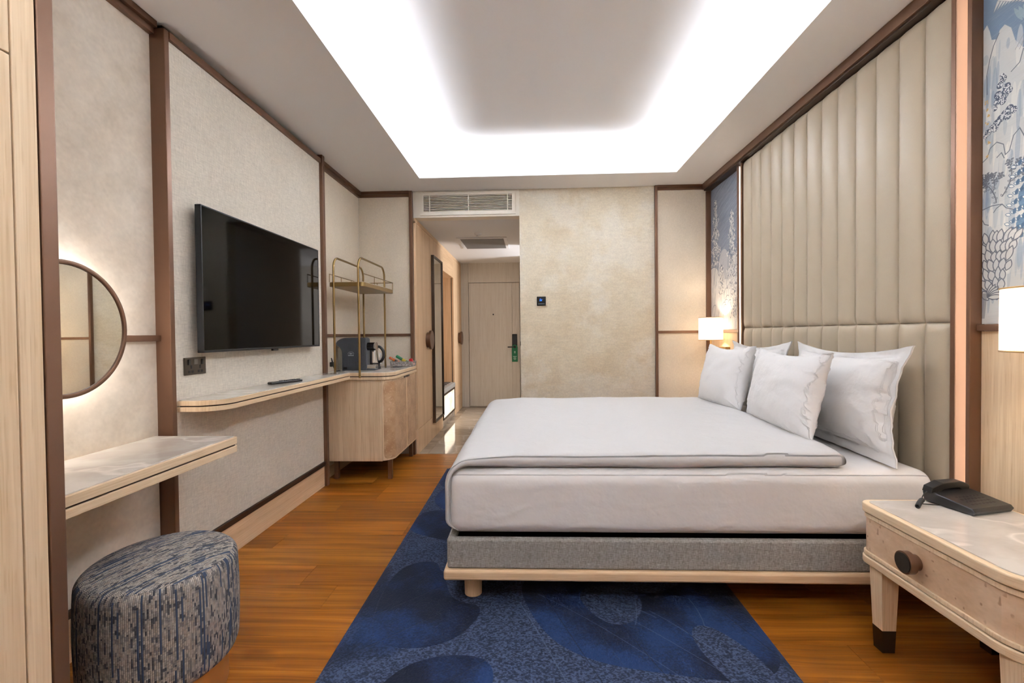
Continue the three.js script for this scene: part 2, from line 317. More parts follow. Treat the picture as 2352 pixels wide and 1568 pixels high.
// ---- left wall
{
  const w = structure('wall_left', 'left wall of cream panels framed in bronze', 'wall');
  part(w, 'masonry', box(-1.95, -1.76, 0, 3.25, ZB - 0.2, ZF + 0.15), M.paint);
  part(w, 'panel', box(-1.76, XL, 0.2, 2.612, -2.078, -0.5), M.plaster).userData.label = 'trowelled cream wall paper behind the round mirror';
  part(w, 'panel', rbox(-1.76, -1.68, 0.2, 2.605, -3.66, -2.106, 0.004), M.linen).userData.label = 'woven grey-beige cloth panel behind the television';
  part(w, 'panel', box(-1.76, -1.735, 1.232, 2.612, -4.645, -3.702), M.paper);
  part(w, 'panel', box(-1.76, -1.735, 0.1, 1.206, -4.645, -3.702), M.paper);
  part(w, 'rail', rbox(-1.76, -1.718, 1.206, 1.232, -4.645, -3.702, 0.002), M.bronze);
  part(w, 'rail', rbox(-1.76, -1.715, 1.2, 1.228, -2.078, -0.5, 0.002), M.bronze);
  part(w, 'post', rbox(-1.76, -1.668, 0, 2.64, -2.106, -2.078, 0.003), M.bronze);
  part(w, 'post', rbox(-1.76, -1.655, 0, 2.67, -3.702, -3.66, 0.003), M.bronze);
  // cornices: two steps
  for (const [z0, z1, x, y0] of [[-2.078, -0.5, -1.715, 2.612], [-4.64, -3.702, -1.712, 2.612]]) {
    part(w, 'cornice', rbox(-1.76, x, y0, 2.64, z0, z1, 0.002), M.bronze);
    part(w, 'cornice', rbox(-1.76, x + 0.016, 2.64, 2.6695, z0, z1, 0.002), M.bronze);
  }
  part(w, 'cornice', rbox(-1.76, -1.664, 2.605, 2.64, -3.66, -2.106, 0.002), M.bronze);
  part(w, 'cornice', box(-1.76, -1.70, 2.64, 2.6695, -3.66, -2.106), M.bronzeDark);
  part(w, 'base_trim', rbox(-1.76, -1.668, 0.168, 0.2, -3.66, -2.106, 0.002), M.bronzeDark);
  part(w, 'base_trim', rbox(-1.76, -1.73, 0.168, 0.2, -2.078, -0.5, 0.002), M.bronzeDark);
  const b = structure('baseboard_left', 'pale oak baseboard along the left wall', 'baseboard');
  part(b, 'board', rbox(-1.76, -1.678, 0, 0.167, -3.659, -2.107, 0.002, 'z'), M.oakWarm);
  part(b, 'board', rbox(-1.76, -1.735, 0, 0.167, -2.077, -0.5, 0.002, 'z'), M.oakWarm);
  part(b, 'board', rbox(-1.76, -1.735, 0, 0.099, -4.645, -3.703, 0.002, 'z'), M.oakWarm);
}
// ---- back wall
{
  const w = structure('wall_back', 'back wall with pearly cream plaster and framed side panels', 'wall');
  part(w, 'masonry', box(-1.76, -1.192, 0, 3.25, ZB - 0.135, ZB), M.paint);
  part(w, 'masonry', box(-0.1, 1.95, 0, 3.25, ZB - 0.135, ZB), M.gilt).userData.label = 'worn cream plaster with ochre and pearl patches';
  for (const [a, b, c, d] of [[-1.192, -0.1, 2.405, 2.462], [-1.192, -0.1, 2.622, 3.25], [-1.192, -1.068, 2.462, 2.622], [-0.172, -0.1, 2.462, 2.622]]) part(w, 'lintel', box(a, b, c, d, ZB - 0.135, ZB), M.cream);
  const duct = mat({ color: 0xb4b4b0, roughness: 0.55, metalness: 0.3 });   // galvanised sheet
  for (const [a, b, c, d, e, f] of [[-1.075, -1.068, 2.455, 2.629, -5.5, ZB - 0.135], [-0.172, -0.165, 2.455, 2.629, -5.5, ZB - 0.135], [-1.075, -0.165, 2.455, 2.462, -5.5, ZB - 0.135], [-1.075, -0.165, 2.622, 2.629, -5.5, ZB - 0.135], [-1.075, -0.165, 2.455, 2.629, -5.507, -5.5]]) part(w, 'duct', box(a, b, c, d, e, f), duct);
  part(w, 'panel', box(-1.735, -1.212, 1.232, 2.612, ZB, -4.648), M.paper);
  part(w, 'panel', box(-1.735, -1.212, 0.1, 1.206, ZB, -4.648), M.paper);
  part(w, 'rail', rbox(-1.735, -1.212, 1.206, 1.232, ZB, -4.632, 0.002), M.bronze);
  part(w, 'post', rbox(-1.212, -1.178, 0, 2.668, ZB, -4.622, 0.003), M.bronze);
  part(w, 'cornice', rbox(-1.735, -1.212, 2.612, 2.64, ZB, -4.635, 0.002), M.bronze);
  part(w, 'cornice', rbox(-1.735, -1.212, 2.64, 2.6695, ZB, -4.622, 0.002), M.bronze);
  part(w, 'panel', box(1.268, 1.745, 1.232, 2.622, ZB, -4.655), M.paper);
  part(w, 'panel', box(1.268, 1.745, 0.1, 1.206, ZB, -4.655), M.paper);
  part(w, 'rail', rbox(1.268, 1.745, 1.206, 1.232, ZB, -4.645, 0.002), M.bronze);
  part(w, 'post', rbox(1.242, 1.268, 0, 2.668, ZB, -4.632, 0.003), M.bronze);
  part(w, 'cornice', rbox(1.268, 1.75, 2.622, 2.645, ZB, -4.645, 0.002), M.bronze);
  part(w, 'cornice', rbox(1.268, 1.75, 2.645, 2.6695, ZB, -4.632, 0.002), M.bronze);
}
// ---- right wall
{
  const w = structure('wall_right', 'right wall behind the headboard with oak panels and bronze edging', 'wall');
  part(w, 'masonry', box(1.8, 1.95, 0, 3.25, ZB - 0.2, ZF + 0.15), M.paint);
  part(w, 'cornice', rbox(1.702, 1.8, 2.612, 2.6695, -4.63, ZF, 0.002), M.bronze);
  part(w, 'cornice', rbox(1.715, 1.8, 2.6, 2.612, -4.63, ZF, 0.002), M.bronzeDark);
  part(w, 'post', rbox(1.742, 1.8, 0, 2.6, -4.664, -4.638, 0.003), M.bronze);
  part(w, 'panel', box(1.787, 1.8, 0.15, 1.207, -4.637, -3.972), M.oak);
  part(w, 'rail', rbox(1.768, 1.8, 1.208, 1.234, -4.637, -3.972, 0.002), M.bronze);
  part(w, 'post', rbox(1.744, 1.8, 0, 2.6, -3.971, -3.952, 0.002), M.bronze);
  part(w, 'panel', box(1.787, 1.8, 0.15, 1.207, -1.903, 0.3), M.oak).userData.label = 'pale oak panel behind the telephone';
  part(w, 'rail', rbox(1.768, 1.8, 1.208, 1.234, -1.903, 0.3, 0.002), M.bronze);
  part(w, 'post', rbox(1.744, 1.8, 0, 2.6, -1.922, -1.904, 0.002), M.bronze);
  part(w, 'panel', box(1.787, 1.8, 0.15, 2.6, 0.302, ZF), M.paper);
  const b = structure('baseboard_right', 'pale oak baseboard along the right wall', 'baseboard');
  part(b, 'board', rbox(1.772, 1.8, 0, 0.149, -1.903, ZF, 0.002, 'z'), M.oak);
  part(b, 'board', rbox(1.762, 1.8, 0, 0.149, -3.951, -1.923, 0.002, 'z'), M.oak);
  part(b, 'board', rbox(1.772, 1.8, 0, 0.149, -4.637, -3.972, 0.002, 'z'), M.oak);
}
// ---- wall behind the viewer
{
  const w = structure('wall_front', 'plain cream wall behind the viewer', 'wall');
  part(w, 'masonry', box(-1.95, 1.95, 0, 3.25, ZF, ZF + 0.15), M.paper);
}
// ---- entrance passage shell and the lit bathroom beside it
const CX = -1.155, ZD = -7.7, CH = 2.405;
{
  const c = structure('ceiling', 'lower white ceiling of the entrance passage', 'ceiling');
  // the board has an opening above the return-air grille, with a shallow plenum over it
  for (const [a, b, d, e] of [[-1.75, -0.86, -7.9, ZB - 0.136], [-0.32, 1.5, -7.9, ZB - 0.136], [-0.86, -0.32, -7.9, -6.35], [-0.86, -0.32, -5.69, ZB - 0.136]]) part(c, 'board', box(a, b, CH, CH + 0.03, d, e), M.paint);
  part(c, 'plenum', box(-0.9, -0.28, 2.7, 2.72, -6.39, -5.65), M.paint);
  for (const [a, b, d, e] of [[-0.9, -0.861, -6.39, -5.65], [-0.319, -0.28, -6.39, -5.65], [-0.861, -0.319, -6.39, -6.351], [-0.861, -0.319, -5.689, -5.65]]) part(c, 'plenum', box(a, b, CH + 0.03, 2.7, d, e), M.paint);
  const e = structure('wall_entrance', 'pale wood wall around the entrance door', 'wall');
  part(e, 'masonry', box(-1.75, 1.65, 0, CH, -7.9, ZD - 0.03), M.oakPale);
  part(e, 'panel', box(-1.154, -1.034, 0, CH, ZD - 0.03, ZD), M.oakPale);
  part(e, 'panel', box(-1.031, -0.172, 2.08, CH, ZD - 0.03, ZD), M.oakPale);
  part(e, 'panel', box(-0.167, -0.1, 0, CH, ZD - 0.03, ZD), M.oakPale);
  const r = structure('wall_passage', 'wall between the entrance passage and the bathroom', 'wall');
  part(r, 'masonry', box(-0.1, 0.02, 0, CH, -6.2, ZB - 0.136), M.paint);
  part(r, 'masonry', box(-0.1, 0.02, 0, CH, ZD - 0.03, -7.05), M.paint);
  const q = structure('wall_bathroom', 'outer walls of the bathroom beside the passage', 'wall');
  part(q, 'masonry', box(1.5, 1.65, 0, CH, ZD - 0.03, ZB - 0.136), M.paint);
  const o = structure('wall_outer', 'masonry behind the entrance wardrobe', 'wall');
  part(o, 'masonry', box(-1.9, -1.66, 0, CH, -7.9, ZB - 0.2), M.paint);
  // lit vanity lamp of the bathroom, out of sight behind the passage wall
  const lamp = thing('vanity_light', 'square white vanity light in the bathroom beside the passage', 'light', [1.49, 1.7, -6.6]);
  part(lamp, 'housing', rbox(-0.03, 0.008, -0.27, 0.27, -0.27, 0.27, 0.005), M.paint);
  part(lamp, 'diffuser', box(-0.036, -0.031, -0.25, 0.25, -0.25, 0.25), mat({ color: 0xffffff, emissive: 0xfff2e2, emissiveIntensity: 4, roughness: 0.6 }));
  areaLight(0xf4f6ff, 34, 0.5, 0.5, [1.44, 1.7, -6.6], [0, Math.PI / 2, 0]);
}
// ---- entrance door
{
  const d = structure('door_1', 'closed pale wood entrance door with black lock and lever', 'door');
  part(d, 'leaf', rbox(-1.025, -0.302, 0.014, 2.07, ZD - 0.028, ZD - 0.002, 0.002), M.oakPale);
  part(d, 'leaf', rbox(-0.3, -0.178, 0.014, 2.07, ZD - 0.028, ZD - 0.002, 0.002), M.oakPale);
  part(d, 'peephole', cyl(0.012, 0.012, 0.008, [-0.617, 1.545, ZD + 0.002], 'z', 20), M.black);
  const p = part(d, 'lock_plate', rbox(-0.306, -0.222, 0.98, 1.215, ZD - 0.002, ZD + 0.018, 0.008), M.black);
  part(p, 'lever', tube([[-0.255, 1.0, ZD + 0.05], [-0.3, 1.001, ZD + 0.052], [-0.38, 1.0, ZD + 0.052]], 0.009, 20, 10), M.black);
  part(p, 'spindle', cyl(0.014, 0.014, 0.04, [-0.255, 1.0, ZD + 0.034], 'z', 16), M.black);
  part(d, 'hinge', rbox(-0.173, -0.165, 1.02, 1.09, ZD - 0.004, ZD + 0.008, 0.002), M.black);
}

// ================================================================== built-in furniture of the passage
{
  const w = thing('entrance_wardrobe', 'tall pale oak wardrobe lining the entrance passage, round bronze pulls', 'wardrobe');
  const x = CX, t = 0.025;
  part(w, 'crown', box(x - 0.03, x - 0.006, 2.36, CH - 0.001, ZD + 0.001, ZB - 0.001, 'z'), M.oakWarm);
  part(w, 'crown', box(x - 0.03, x, 2.36, 2.375, ZD + 0.001, ZB - 0.001, 'z'), M.oakWarm);
  part(w, 'carcass', box(x - 0.036, x - t, 0, 2.36, ZB - 0.001, -5.99), M.bronzeDark);
  part(w, 'plinth', box(x - t, x, 0, 0.248, -5.99, ZB - 0.001), M.oakWarm);
  const d1 = part(w, 'door', rbox(x - t, x, 0.252, 2.357, -5.34, ZB - 0.001, 0.001), M.oakWarm);
  part(w, 'door', rbox(x - t, x, 0.252, 2.357, -5.99, -5.343, 0.001), M.oakWarm);
  // niche
  part(w, 'niche_back', box(-1.64, -1.6, 0, 2.36, -6.93, -5.99), M.oakWarm);
  part(w, 'niche_side', box(-1.6, x - 0.037, 0, 2.36, -5.99, -5.965), M.oakWarm);
  part(w, 'niche_side', box(-1.6, x - 0.037, 0, 2.36, -6.955, -6.93), M.oakWarm);
  part(w, 'niche_top', box(-1.6, x, 2.07, 2.36, -6.929, -5.991, 'z'), M.oakWarm);
  part(w, 'carcass', box(x - 0.036, x - t, 0, 2.36, ZD + 0.001, -6.93), M.bronzeDark);
  part(w, 'plinth', box(x - t, x, 0, 0.248, ZD + 0.001, -6.93), M.oakWarm);
  const d2 = part(w, 'door', rbox(x - t, x, 0.252, 2.357, ZD + 0.001, -6.93, 0.001), M.oakWarm);
  for (const [d, z, flip] of [[d1, -5.13, 1], [d2, -7.4, -1]]) {
    const h = part(d, 'pull', merge([cyl(0.085, 0.085, 0.034, [x + 0.017, 1.16, z], 'x', 48), cyl(0.105, 0.105, 0.024, [x + 0.044, 1.16, z], 'x', 48)]), M.bronze);
    void h; void flip;
  }
  const m = thing('tall_mirror', 'tall narrow dressing mirror in dark bronze frame on passage wardrobe', 'mirror');
  part(m, 'glass', box(CX + 0.001, CX + 0.022, 0.2, 2.13, -5.9, -5.39), M.mirror);
  part(m, 'frame', merge([box(CX + 0.001, CX + 0.034, 0.18, 2.15, -5.39, -5.37), box(CX + 0.001, CX + 0.034, 0.18, 2.15, -5.92, -5.9), box(CX + 0.001, CX + 0.034, 0.18, 0.2, -5.9, -5.39), box(CX + 0.001, CX + 0.034, 2.13, 2.15, -5.9, -5.39)]), M.bronzeDark);
  const b = thing('luggage_bench', 'luggage bench with backlit stone front in the wardrobe niche', 'bench');
  part(b, 'body', box(-1.598, -1.17, 0.001, 0.43, -6.928, -5.992), M.grout);
  part(b, 'base', box(-1.17, -1.158, 0.001, 0.09, -6.928, -5.992), M.tile);
  part(b, 'frame', merge([box(-1.17, -1.145, 0.09, 0.11, -6.92, -6.0), box(-1.17, -1.145, 0.405, 0.43, -6.92, -6.0), box(-1.17, -1.145, 0.11, 0.405, -6.92, -6.9), box(-1.17, -1.145, 0.11, 0.405, -6.02, -6.0)]), M.bronzeDark);
  part(b, 'light_panel', box(-1.17, -1.155, 0.11, 0.405, -6.9, -6.02), mat({ map: T.onyx, emissive: 0xffffff, emissiveMap: T.onyx, emissiveIntensity: 0.5, roughness: 0.3 }));
  areaLight(0xffead0, 1.1, 0.86, 0.28, [-1.15, 0.258, -6.46], [0, -Math.PI / 2, 0]);
  part(b, 'cushion', rbox(-1.598, -1.14, 0.43, 0.5, -6.925, -5.995, 0.015), mat({ color: 0xa9a49c, roughness: 0.8 }));
  for (let i = 0; i < 6; i++) part(b, 'rail', rbox(-1.55, -1.2, 0.5, 0.508, -6.85 + i * 0.15, -6.82 + i * 0.15, 0.003), M.black);
}
// hanger on the door lever
{
  const t = thing('door_hanger', 'green door hanger hung on the entrance door lever', 'door sign', [-0.262, 0.89, ZD + 0.045]);
  const s = new THREE.Shape(); s.moveTo(-0.048, -0.135); s.lineTo(0.048, -0.135); s.lineTo(0.048, 0.1); s.absarc(0, 0.1, 0.048, 0, Math.PI, false); s.lineTo(-0.048, -0.135);
  const h = new THREE.Path(); h.absarc(0, 0.112, 0.02, 0, Math.PI * 2, true); s.holes.push(h);
  const g = new THREE.ExtrudeGeometry(s, { depth: 0.002, bevelEnabled: false });
  part(t, 'card', g, mat({ color: 0x12714a, roughness: 0.5 }));
  const cv = document.createElement('canvas'); cv.width = 192; cv.height = 320; const q = cv.getContext('2d');
  q.fillStyle = '#12714a'; q.fillRect(0, 0, 192, 320); q.strokeStyle = q.fillStyle = '#dfeee4'; q.lineWidth = 5;
  for (const [x, y] of [[96, 40], [82, 54], [110, 54], [96, 68]]) { q.beginPath(); q.arc(x, y, 10, 0, 7); q.stroke(); }
  q.fillRect(66, 84, 60, 4); 
  [[34, 158], [52, 140], [44, 148], [60, 132]].forEach(([a, b], i) => { for (let x = a; x < b; x += 13) q.fillRect(x, 172 + i * 28, 9, 12); });
  const ct = new THREE.CanvasTexture(cv); ct.colorSpace = THREE.SRGBColorSpace;
  part(t, 'print', new THREE.PlaneGeometry(0.092, 0.19), mat({ map: ct, roughness: 0.5 }), [0, -0.035, 0.0026]);
}
// passage ceiling: return-air grille and detector
{
  const g = thing('ceiling_grille', 'rectangular white return-air grille in the passage ceiling', 'vent', [-0.59, CH, -6.02]);
  part(g, 'frame', merge([box(-0.31, 0.31, -0.012, -0.001, 0.33, 0.37), box(-0.31, 0.31, -0.012, -0.001, -0.37, -0.33), box(-0.31, -0.27, -0.012, -0.001, -0.33, 0.33), box(0.27, 0.31, -0.012, -0.001, -0.33, 0.33)]), M.paint);
  const grilleMetal = mat({ color: 0x9c9994, roughness: 0.5 });
  for (let i = 0; i < 22; i++) part(g, 'slat', box(-0.27, 0.27, -0.01, -0.004, -0.325 + i * 0.03, -0.309 + i * 0.03), grilleMetal);
  const s = thing('smoke_detector', 'small round white detector on the passage ceiling', 'detector', [-0.606, CH, -5.44]);
  part(s, 'cap', cyl(0.035, 0.045, 0.02, [0, -0.011, 0]), M.paint); part(s, 'sensor', cyl(0.015, 0.02, 0.014, [0, -0.028, 0]), M.paint);
}
// air outlet above the passage opening
{
  const v = thing('air_outlet', 'wide cream air outlet with horizontal louvres above the passage', 'vent');
  const x0 = -1.104, x1 = -0.138, y0 = 2.424, y1 = 2.655, z = ZB, ix0 = -1.068, ix1 = -0.172, iy0 = 2.462, iy1 = 2.622;
  part(v, 'frame', merge([box(x0, x1, y0, iy0, z, z + 0.014), box(x0, x1, iy1, y1, z, z + 0.014), box(x0, ix0, iy0, iy1, z, z + 0.014), box(ix1, x1, iy0, iy1, z, z + 0.014)]), M.cream);
  const louvre = new RoundedBoxGeometry(ix1 - ix0, 0.006, 0.026, 1, 0.002);
  for (let i = 0; i < 10; i++) part(v, 'louvre', louvre, M.cream, [(ix0 + ix1) / 2, iy0 + 0.008 + i * 0.016, z]);
  for (const f of [0.07, 0.51, 0.95]) part(v, 'mullion', box(ix0 + f * (ix1 - ix0) - 0.004, ix0 + f * (ix1 - ix0) + 0.004, iy0, iy1, z - 0.03, z + 0.0145), M.cream);
}
// thermostat
{
  const t = thing('thermostat', 'square black thermostat with blue digits on the cream wall', 'thermostat', [0.113, 1.543, ZB]);
  part(t, 'case', rbox(-0.045, 0.045, -0.046, 0.046, 0, 0.012, 0.003), M.blackGloss);
  const cv = document.createElement('canvas'); cv.width = cv.height = 256; const q = cv.getContext('2d'); q.fillStyle = '#030305'; q.fillRect(0, 0, 256, 256);
  q.fillStyle = '#2f7bff'; q.font = 'bold 74px sans-serif'; q.fillText('24', 66, 124); q.font = 'bold 30px sans-serif'; q.fillText('°', 160, 92); q.font = 'bold 16px sans-serif'; q.fillText('AUTO', 78, 56);
  q.fillStyle = '#9aa3ad'; for (const x of [44, 86, 128, 170, 212]) { q.beginPath(); q.arc(x, 212, 7, 0, 7); q.fill(); }
  const ct = new THREE.CanvasTexture(cv); ct.colorSpace = THREE.SRGBColorSpace;
  part(t, 'display', new THREE.PlaneGeometry(0.08, 0.082), mat({ map: ct, emissive: 0xffffff, emissiveMap: ct, emissiveIntensity: 0.8, roughness: 0.15 }), [0, 0, 0.0125]);
}

// ================================================================== left side of the room
// near cabinet at the left edge
{
  const w = thing('tall_cabinet', 'tall pale oak cabinet with bronze corner at left edge', 'cabinet');
  const x = -1.15;
  part(w, 'carcass', box(-1.735, x - 0.022, 0, 2.6695, -1.045, 0.9), M.oak);
  part(w, 'corner_frame', rbox(-1.735, x, 0, 2.6695, -1.088, -1.0495, 0.003), M.bronze);
  part(w, 'stile', rbox(x - 0.02, x, 0.001, 2.668, -1.0445, -0.994, 0.002), M.oak);
  part(w, 'door', rbox(x - 0.02, x, 0.08, 1.848, -0.99, -0.3, 0.002), M.oak);
  part(w, 'door', rbox(x - 0.02, x, 1.852, 2.668, -0.99, -0.3, 0.002), M.oak);
  part(w, 'door', rbox(x - 0.02, x, 0.08, 1.848, -0.296, 0.9, 0.002), M.oak);
  part(w, 'door', rbox(x - 0.02, x, 1.852, 2.668, -0.296, 0.9, 0.002), M.oak);
}
// counters with two oak bands and a shadow groove
function counterTop(g, poly, top, bands, marbleInset, grain = 'z') {
  const [a, gr, b] = bands;
  part(g, 'upper_edge', slab(poly, top - a, top, 0, 0.002, grain), M.oak);
  part(g, 'groove', slab(poly, top - a - gr, top - a, 0.008, 0, grain), M.bronzeDark);
  part(g, 'lower_edge', slab(poly, top - a - gr - b, top - a - gr, 0, 0.002, grain), M.oak);
  if (marbleInset !== null) part(g, 'stone_top', slab(poly, top - 0.001, top + 0.004, marbleInset, 0.001, grain), M.marble);
}
{
  const d = thing('vanity_desk', 'floating vanity desk with glossy stone top below the round mirror', 'desk');
  counterTop(d, [[-1.738, 1.09], [-1.337, 1.09], [-1.337, 2.055, 0.025], [-1.738, 2.055]], 0.762, [0.031, 0.007, 0.028], 0.013);
  const s = thing('wall_shelf', 'floating stone-topped oak shelf below the television', 'shelf');
  counterTop(s, [[-1.679, 2.12], [-1.47, 2.12, 0.13], [-1.47, 3.7, 0.01], [-1.654, 3.7], [-1.654, 3.656], [-1.679, 3.656]], 0.914, [0.023, 0.006, 0.023], 0.006);
}
// round mirror with halo light
{
  const m = thing('round_mirror', 'round backlit wall mirror in slim bronze ring above vanity desk', 'mirror', [-1.74, 1.25, -1.592]);
  const R = 0.25, ring = new THREE.LatheGeometry([[0.233, 0.05], [0.233, 0.075], [0.236, 0.078], [0.247, 0.078], [0.25, 0.075], [0.25, 0.048], [0.233, 0.048]].map(p => new THREE.Vector2(...p)), 96); ring.rotateZ(-Math.PI / 2);
  part(m, 'ring', ring, M.bronze);
  part(m, 'glass', cyl(0.234, 0.234, 0.008, [0.068, 0, 0], 'x', 96), M.mirror);
  part(m, 'backing', cyl(0.2, 0.2, 0.044, [0.026, 0, 0], 'x', 64), M.blackMatte);
  const halo = new THREE.TorusGeometry(0.218, 0.006, 8, 96); halo.rotateY(Math.PI / 2);
  part(m, 'halo_strip', halo, mat({ color: 0xffffff, emissive: 0xfff4ec, emissiveIntensity: 9, roughness: 0.5 }), [0.03, 0, 0]);
  for (let i = 0; i < 12; i++) { const a = i / 12 * Math.PI * 2, l = new THREE.PointLight(0xfff4ec, 0.022); l.position.set(-1.74 + 0.03, 1.25 + 0.218 * Math.sin(a), -1.592 + 0.218 * Math.cos(a)); l.shadow.radius = 0.25; l.castShadow = true; scene.add(l); }
}
// pouffe
{
  const s = thing('stool', 'round stool in blue and grey tweed on a brass plinth', 'stool', [-1.265, 0, -1.515], 0.5);
  const sx = 1.0, sz = 1.12, R = 0.222, top = 0.468, bot = 0.125;
  const side = [], rim = 0.035;
  side.push([R - 0.06, bot - 0.005], [R - 0.02, bot], [R - 0.006, bot + 0.012], [R, bot + 0.03]);
  for (let i = 1; i <= 8; i++) side.push([R + 0.004 * Math.sin(i / 8 * Math.PI), bot + 0.03 + (top - rim - bot - 0.03) * i / 8]);
  for (let i = 1; i <= 4; i++) { const a = i / 4 * Math.PI / 3.4; side.push([R - rim + rim * Math.cos(a), top - rim + rim * Math.sin(a)]); }
  const last = side[side.length - 1], sg = new THREE.LatheGeometry(side.map(p => new THREE.Vector2(...p)), 96);
  { const p = sg.attributes.position, uv = sg.attributes.uv; for (let i = 0; i < p.count; i++) uv.setXY(i, uv.getX(i) * 2 * Math.PI * R, p.getY(i)); }
  sg.scale(sx, 1, sz); part(s, 'side_cover', sg, M.tweed);
  const cap = [[0, top + 0.016]]; for (let i = 1; i <= 8; i++) { const r = (R - rim) * i / 8; cap.push([r, top + 0.016 * (1 - (i / 8) ** 2)]); }
  for (let i = 1; i <= 4; i++) { const a = Math.PI / 2 - i / 4 * (Math.PI / 2 - Math.PI / 3.4); cap.push([R - rim + rim * Math.cos(a), top - rim + rim * Math.sin(a)]); }
  cap.reverse(); const cg = new THREE.LatheGeometry(cap.map(p => new THREE.Vector2(...p)), 96);
  cg.scale(sx, 1, sz);
  { const p = cg.attributes.position, uv = cg.attributes.uv; const a = -0.9; for (let i = 0; i < p.count; i++) { const x = p.getX(i), z = p.getZ(i); uv.setXY(i, x * Math.cos(a) - z * Math.sin(a), x * Math.sin(a) + z * Math.cos(a)); } }
  part(s, 'top_cover', cg, M.tweed); void last;
  const pg = new THREE.CylinderGeometry(R - 0.035, R - 0.035, bot - 0.002, 64); pg.scale(sx, 1, sz); pg.translate(0, bot / 2 + 0.001, 0);
  part(s, 'plinth', pg, M.brassBright);
}
// television
{
  const t = thing('television', 'large flat black television mounted on the left wall', 'television');
  const z0 = -3.472, z1 = -2.214, y0 = 1.139, y1 = 1.871, x = -1.612;
  part(t, 'housing', rbox(x - 0.03, x - 0.004, y0 + 0.004, y1 - 0.004, z0 + 0.004, z1 - 0.004, 0.004), M.black);
  part(t, 'bezel', merge([rbox(x - 0.032, x, y0, y0 + 0.012, z0, z1, 0.002), rbox(x - 0.032, x, y1 - 0.007, y1, z0, z1, 0.002), rbox(x - 0.032, x, y0, y1, z0, z0 + 0.007, 0.002), rbox(x - 0.032, x, y0, y1, z1 - 0.007, z1, 0.002)]), mat({ color: 0x16171a, roughness: 0.35, metalness: 0.3 }));
  part(t, 'screen', box(x - 0.006, x - 0.002, y0 + 0.012, y1 - 0.007, z0 + 0.007, z1 - 0.007), M.screen);
  part(t, 'sensor', rbox(x - 0.02, x - 0.004, y0 - 0.012, y0, -2.9, -2.84, 0.003), M.black);
  part(t, 'mount', box(-1.6795, x - 0.03, 1.33, 1.68, -3.1, -2.6), M.black);
}
// double socket
{
  const s = thing('wall_socket', 'dark bronze double wall socket with switches below the television', 'socket', [-1.68, 1.074, -2.238], Math.PI / 2);
  part(s, 'plate', rbox(-0.073, 0.073, -0.043, 0.043, 0, 0.008, 0.002), mat({ color: 0x4c443a, roughness: 0.35, metalness: 0.6 }));
  const hole = (x, y, w, h) => part(s, 'slot', box(x - w / 2, x + w / 2, y - h / 2, y + h / 2, 0.0075, 0.009), M.blackMatte);
  for (const c of [-0.036, 0.036]) {
    hole(c + (c < 0 ? 0.006 : -0.006), -0.004, 0.009, 0.016); hole(c - 0.011 + (c < 0 ? 0.004 : -0.004), -0.027, 0.013, 0.012); hole(c + 0.011 + (c < 0 ? 0.004 : -0.004), -0.027, 0.013, 0.012);
    const sw = part(s, 'switch', rbox(c * 1.3 - 0.007, c * 1.3 + 0.007, 0.007, 0.034, 0.006, 0.013, 0.002), M.black); sw.rotation.x = 0.05;
  }
  part(s, 'usb_frame', rbox(-0.012, 0.012, 0.008, 0.034, 0.007, 0.0105, 0.001), mat({ color: 0x6e675e, roughness: 0.4 })); hole(0, 0.027, 0.012, 0.006); hole(0, 0.015, 0.012, 0.006);
  for (const m of s.children) if (m.name === 'slot' && Math.abs(m.position.x) < 0.02) m.renderOrder = 1;
}
// remote control
{
  const r = thing('remote_control', 'slim black remote control lying on the wall shelf', 'remote', [-1.575, 0.9185, -2.9], 1.16);
  part(r, 'body', rbox(-0.115, 0.115, 0, 0.014, -0.021, 0.021, 0.006, 'x', 3), M.black);
  const bt = new THREE.CylinderGeometry(0.0045, 0.0045, 0.004, 10), rnd = mat({ color: 0x2a2a2c, roughness: 0.7 });
  for (let i = 0; i < 9; i++) for (let j = -1; j <= 1; j++) if (i < 4 || i > 5) part(r, 'button', bt, rnd, [0.095 - i * 0.016, 0.0155, j * 0.012]);
  part(r, 'navigation_pad', cyl(0.014, 0.014, 0.004, [0.022, 0.015, 0]), rnd);
  part(r, 'logo', cyl(0.008, 0.008, 0.001, [-0.03, 0.0142, 0.012]), mat({ color: 0xbfbfbf, roughness: 0.4 }));
}
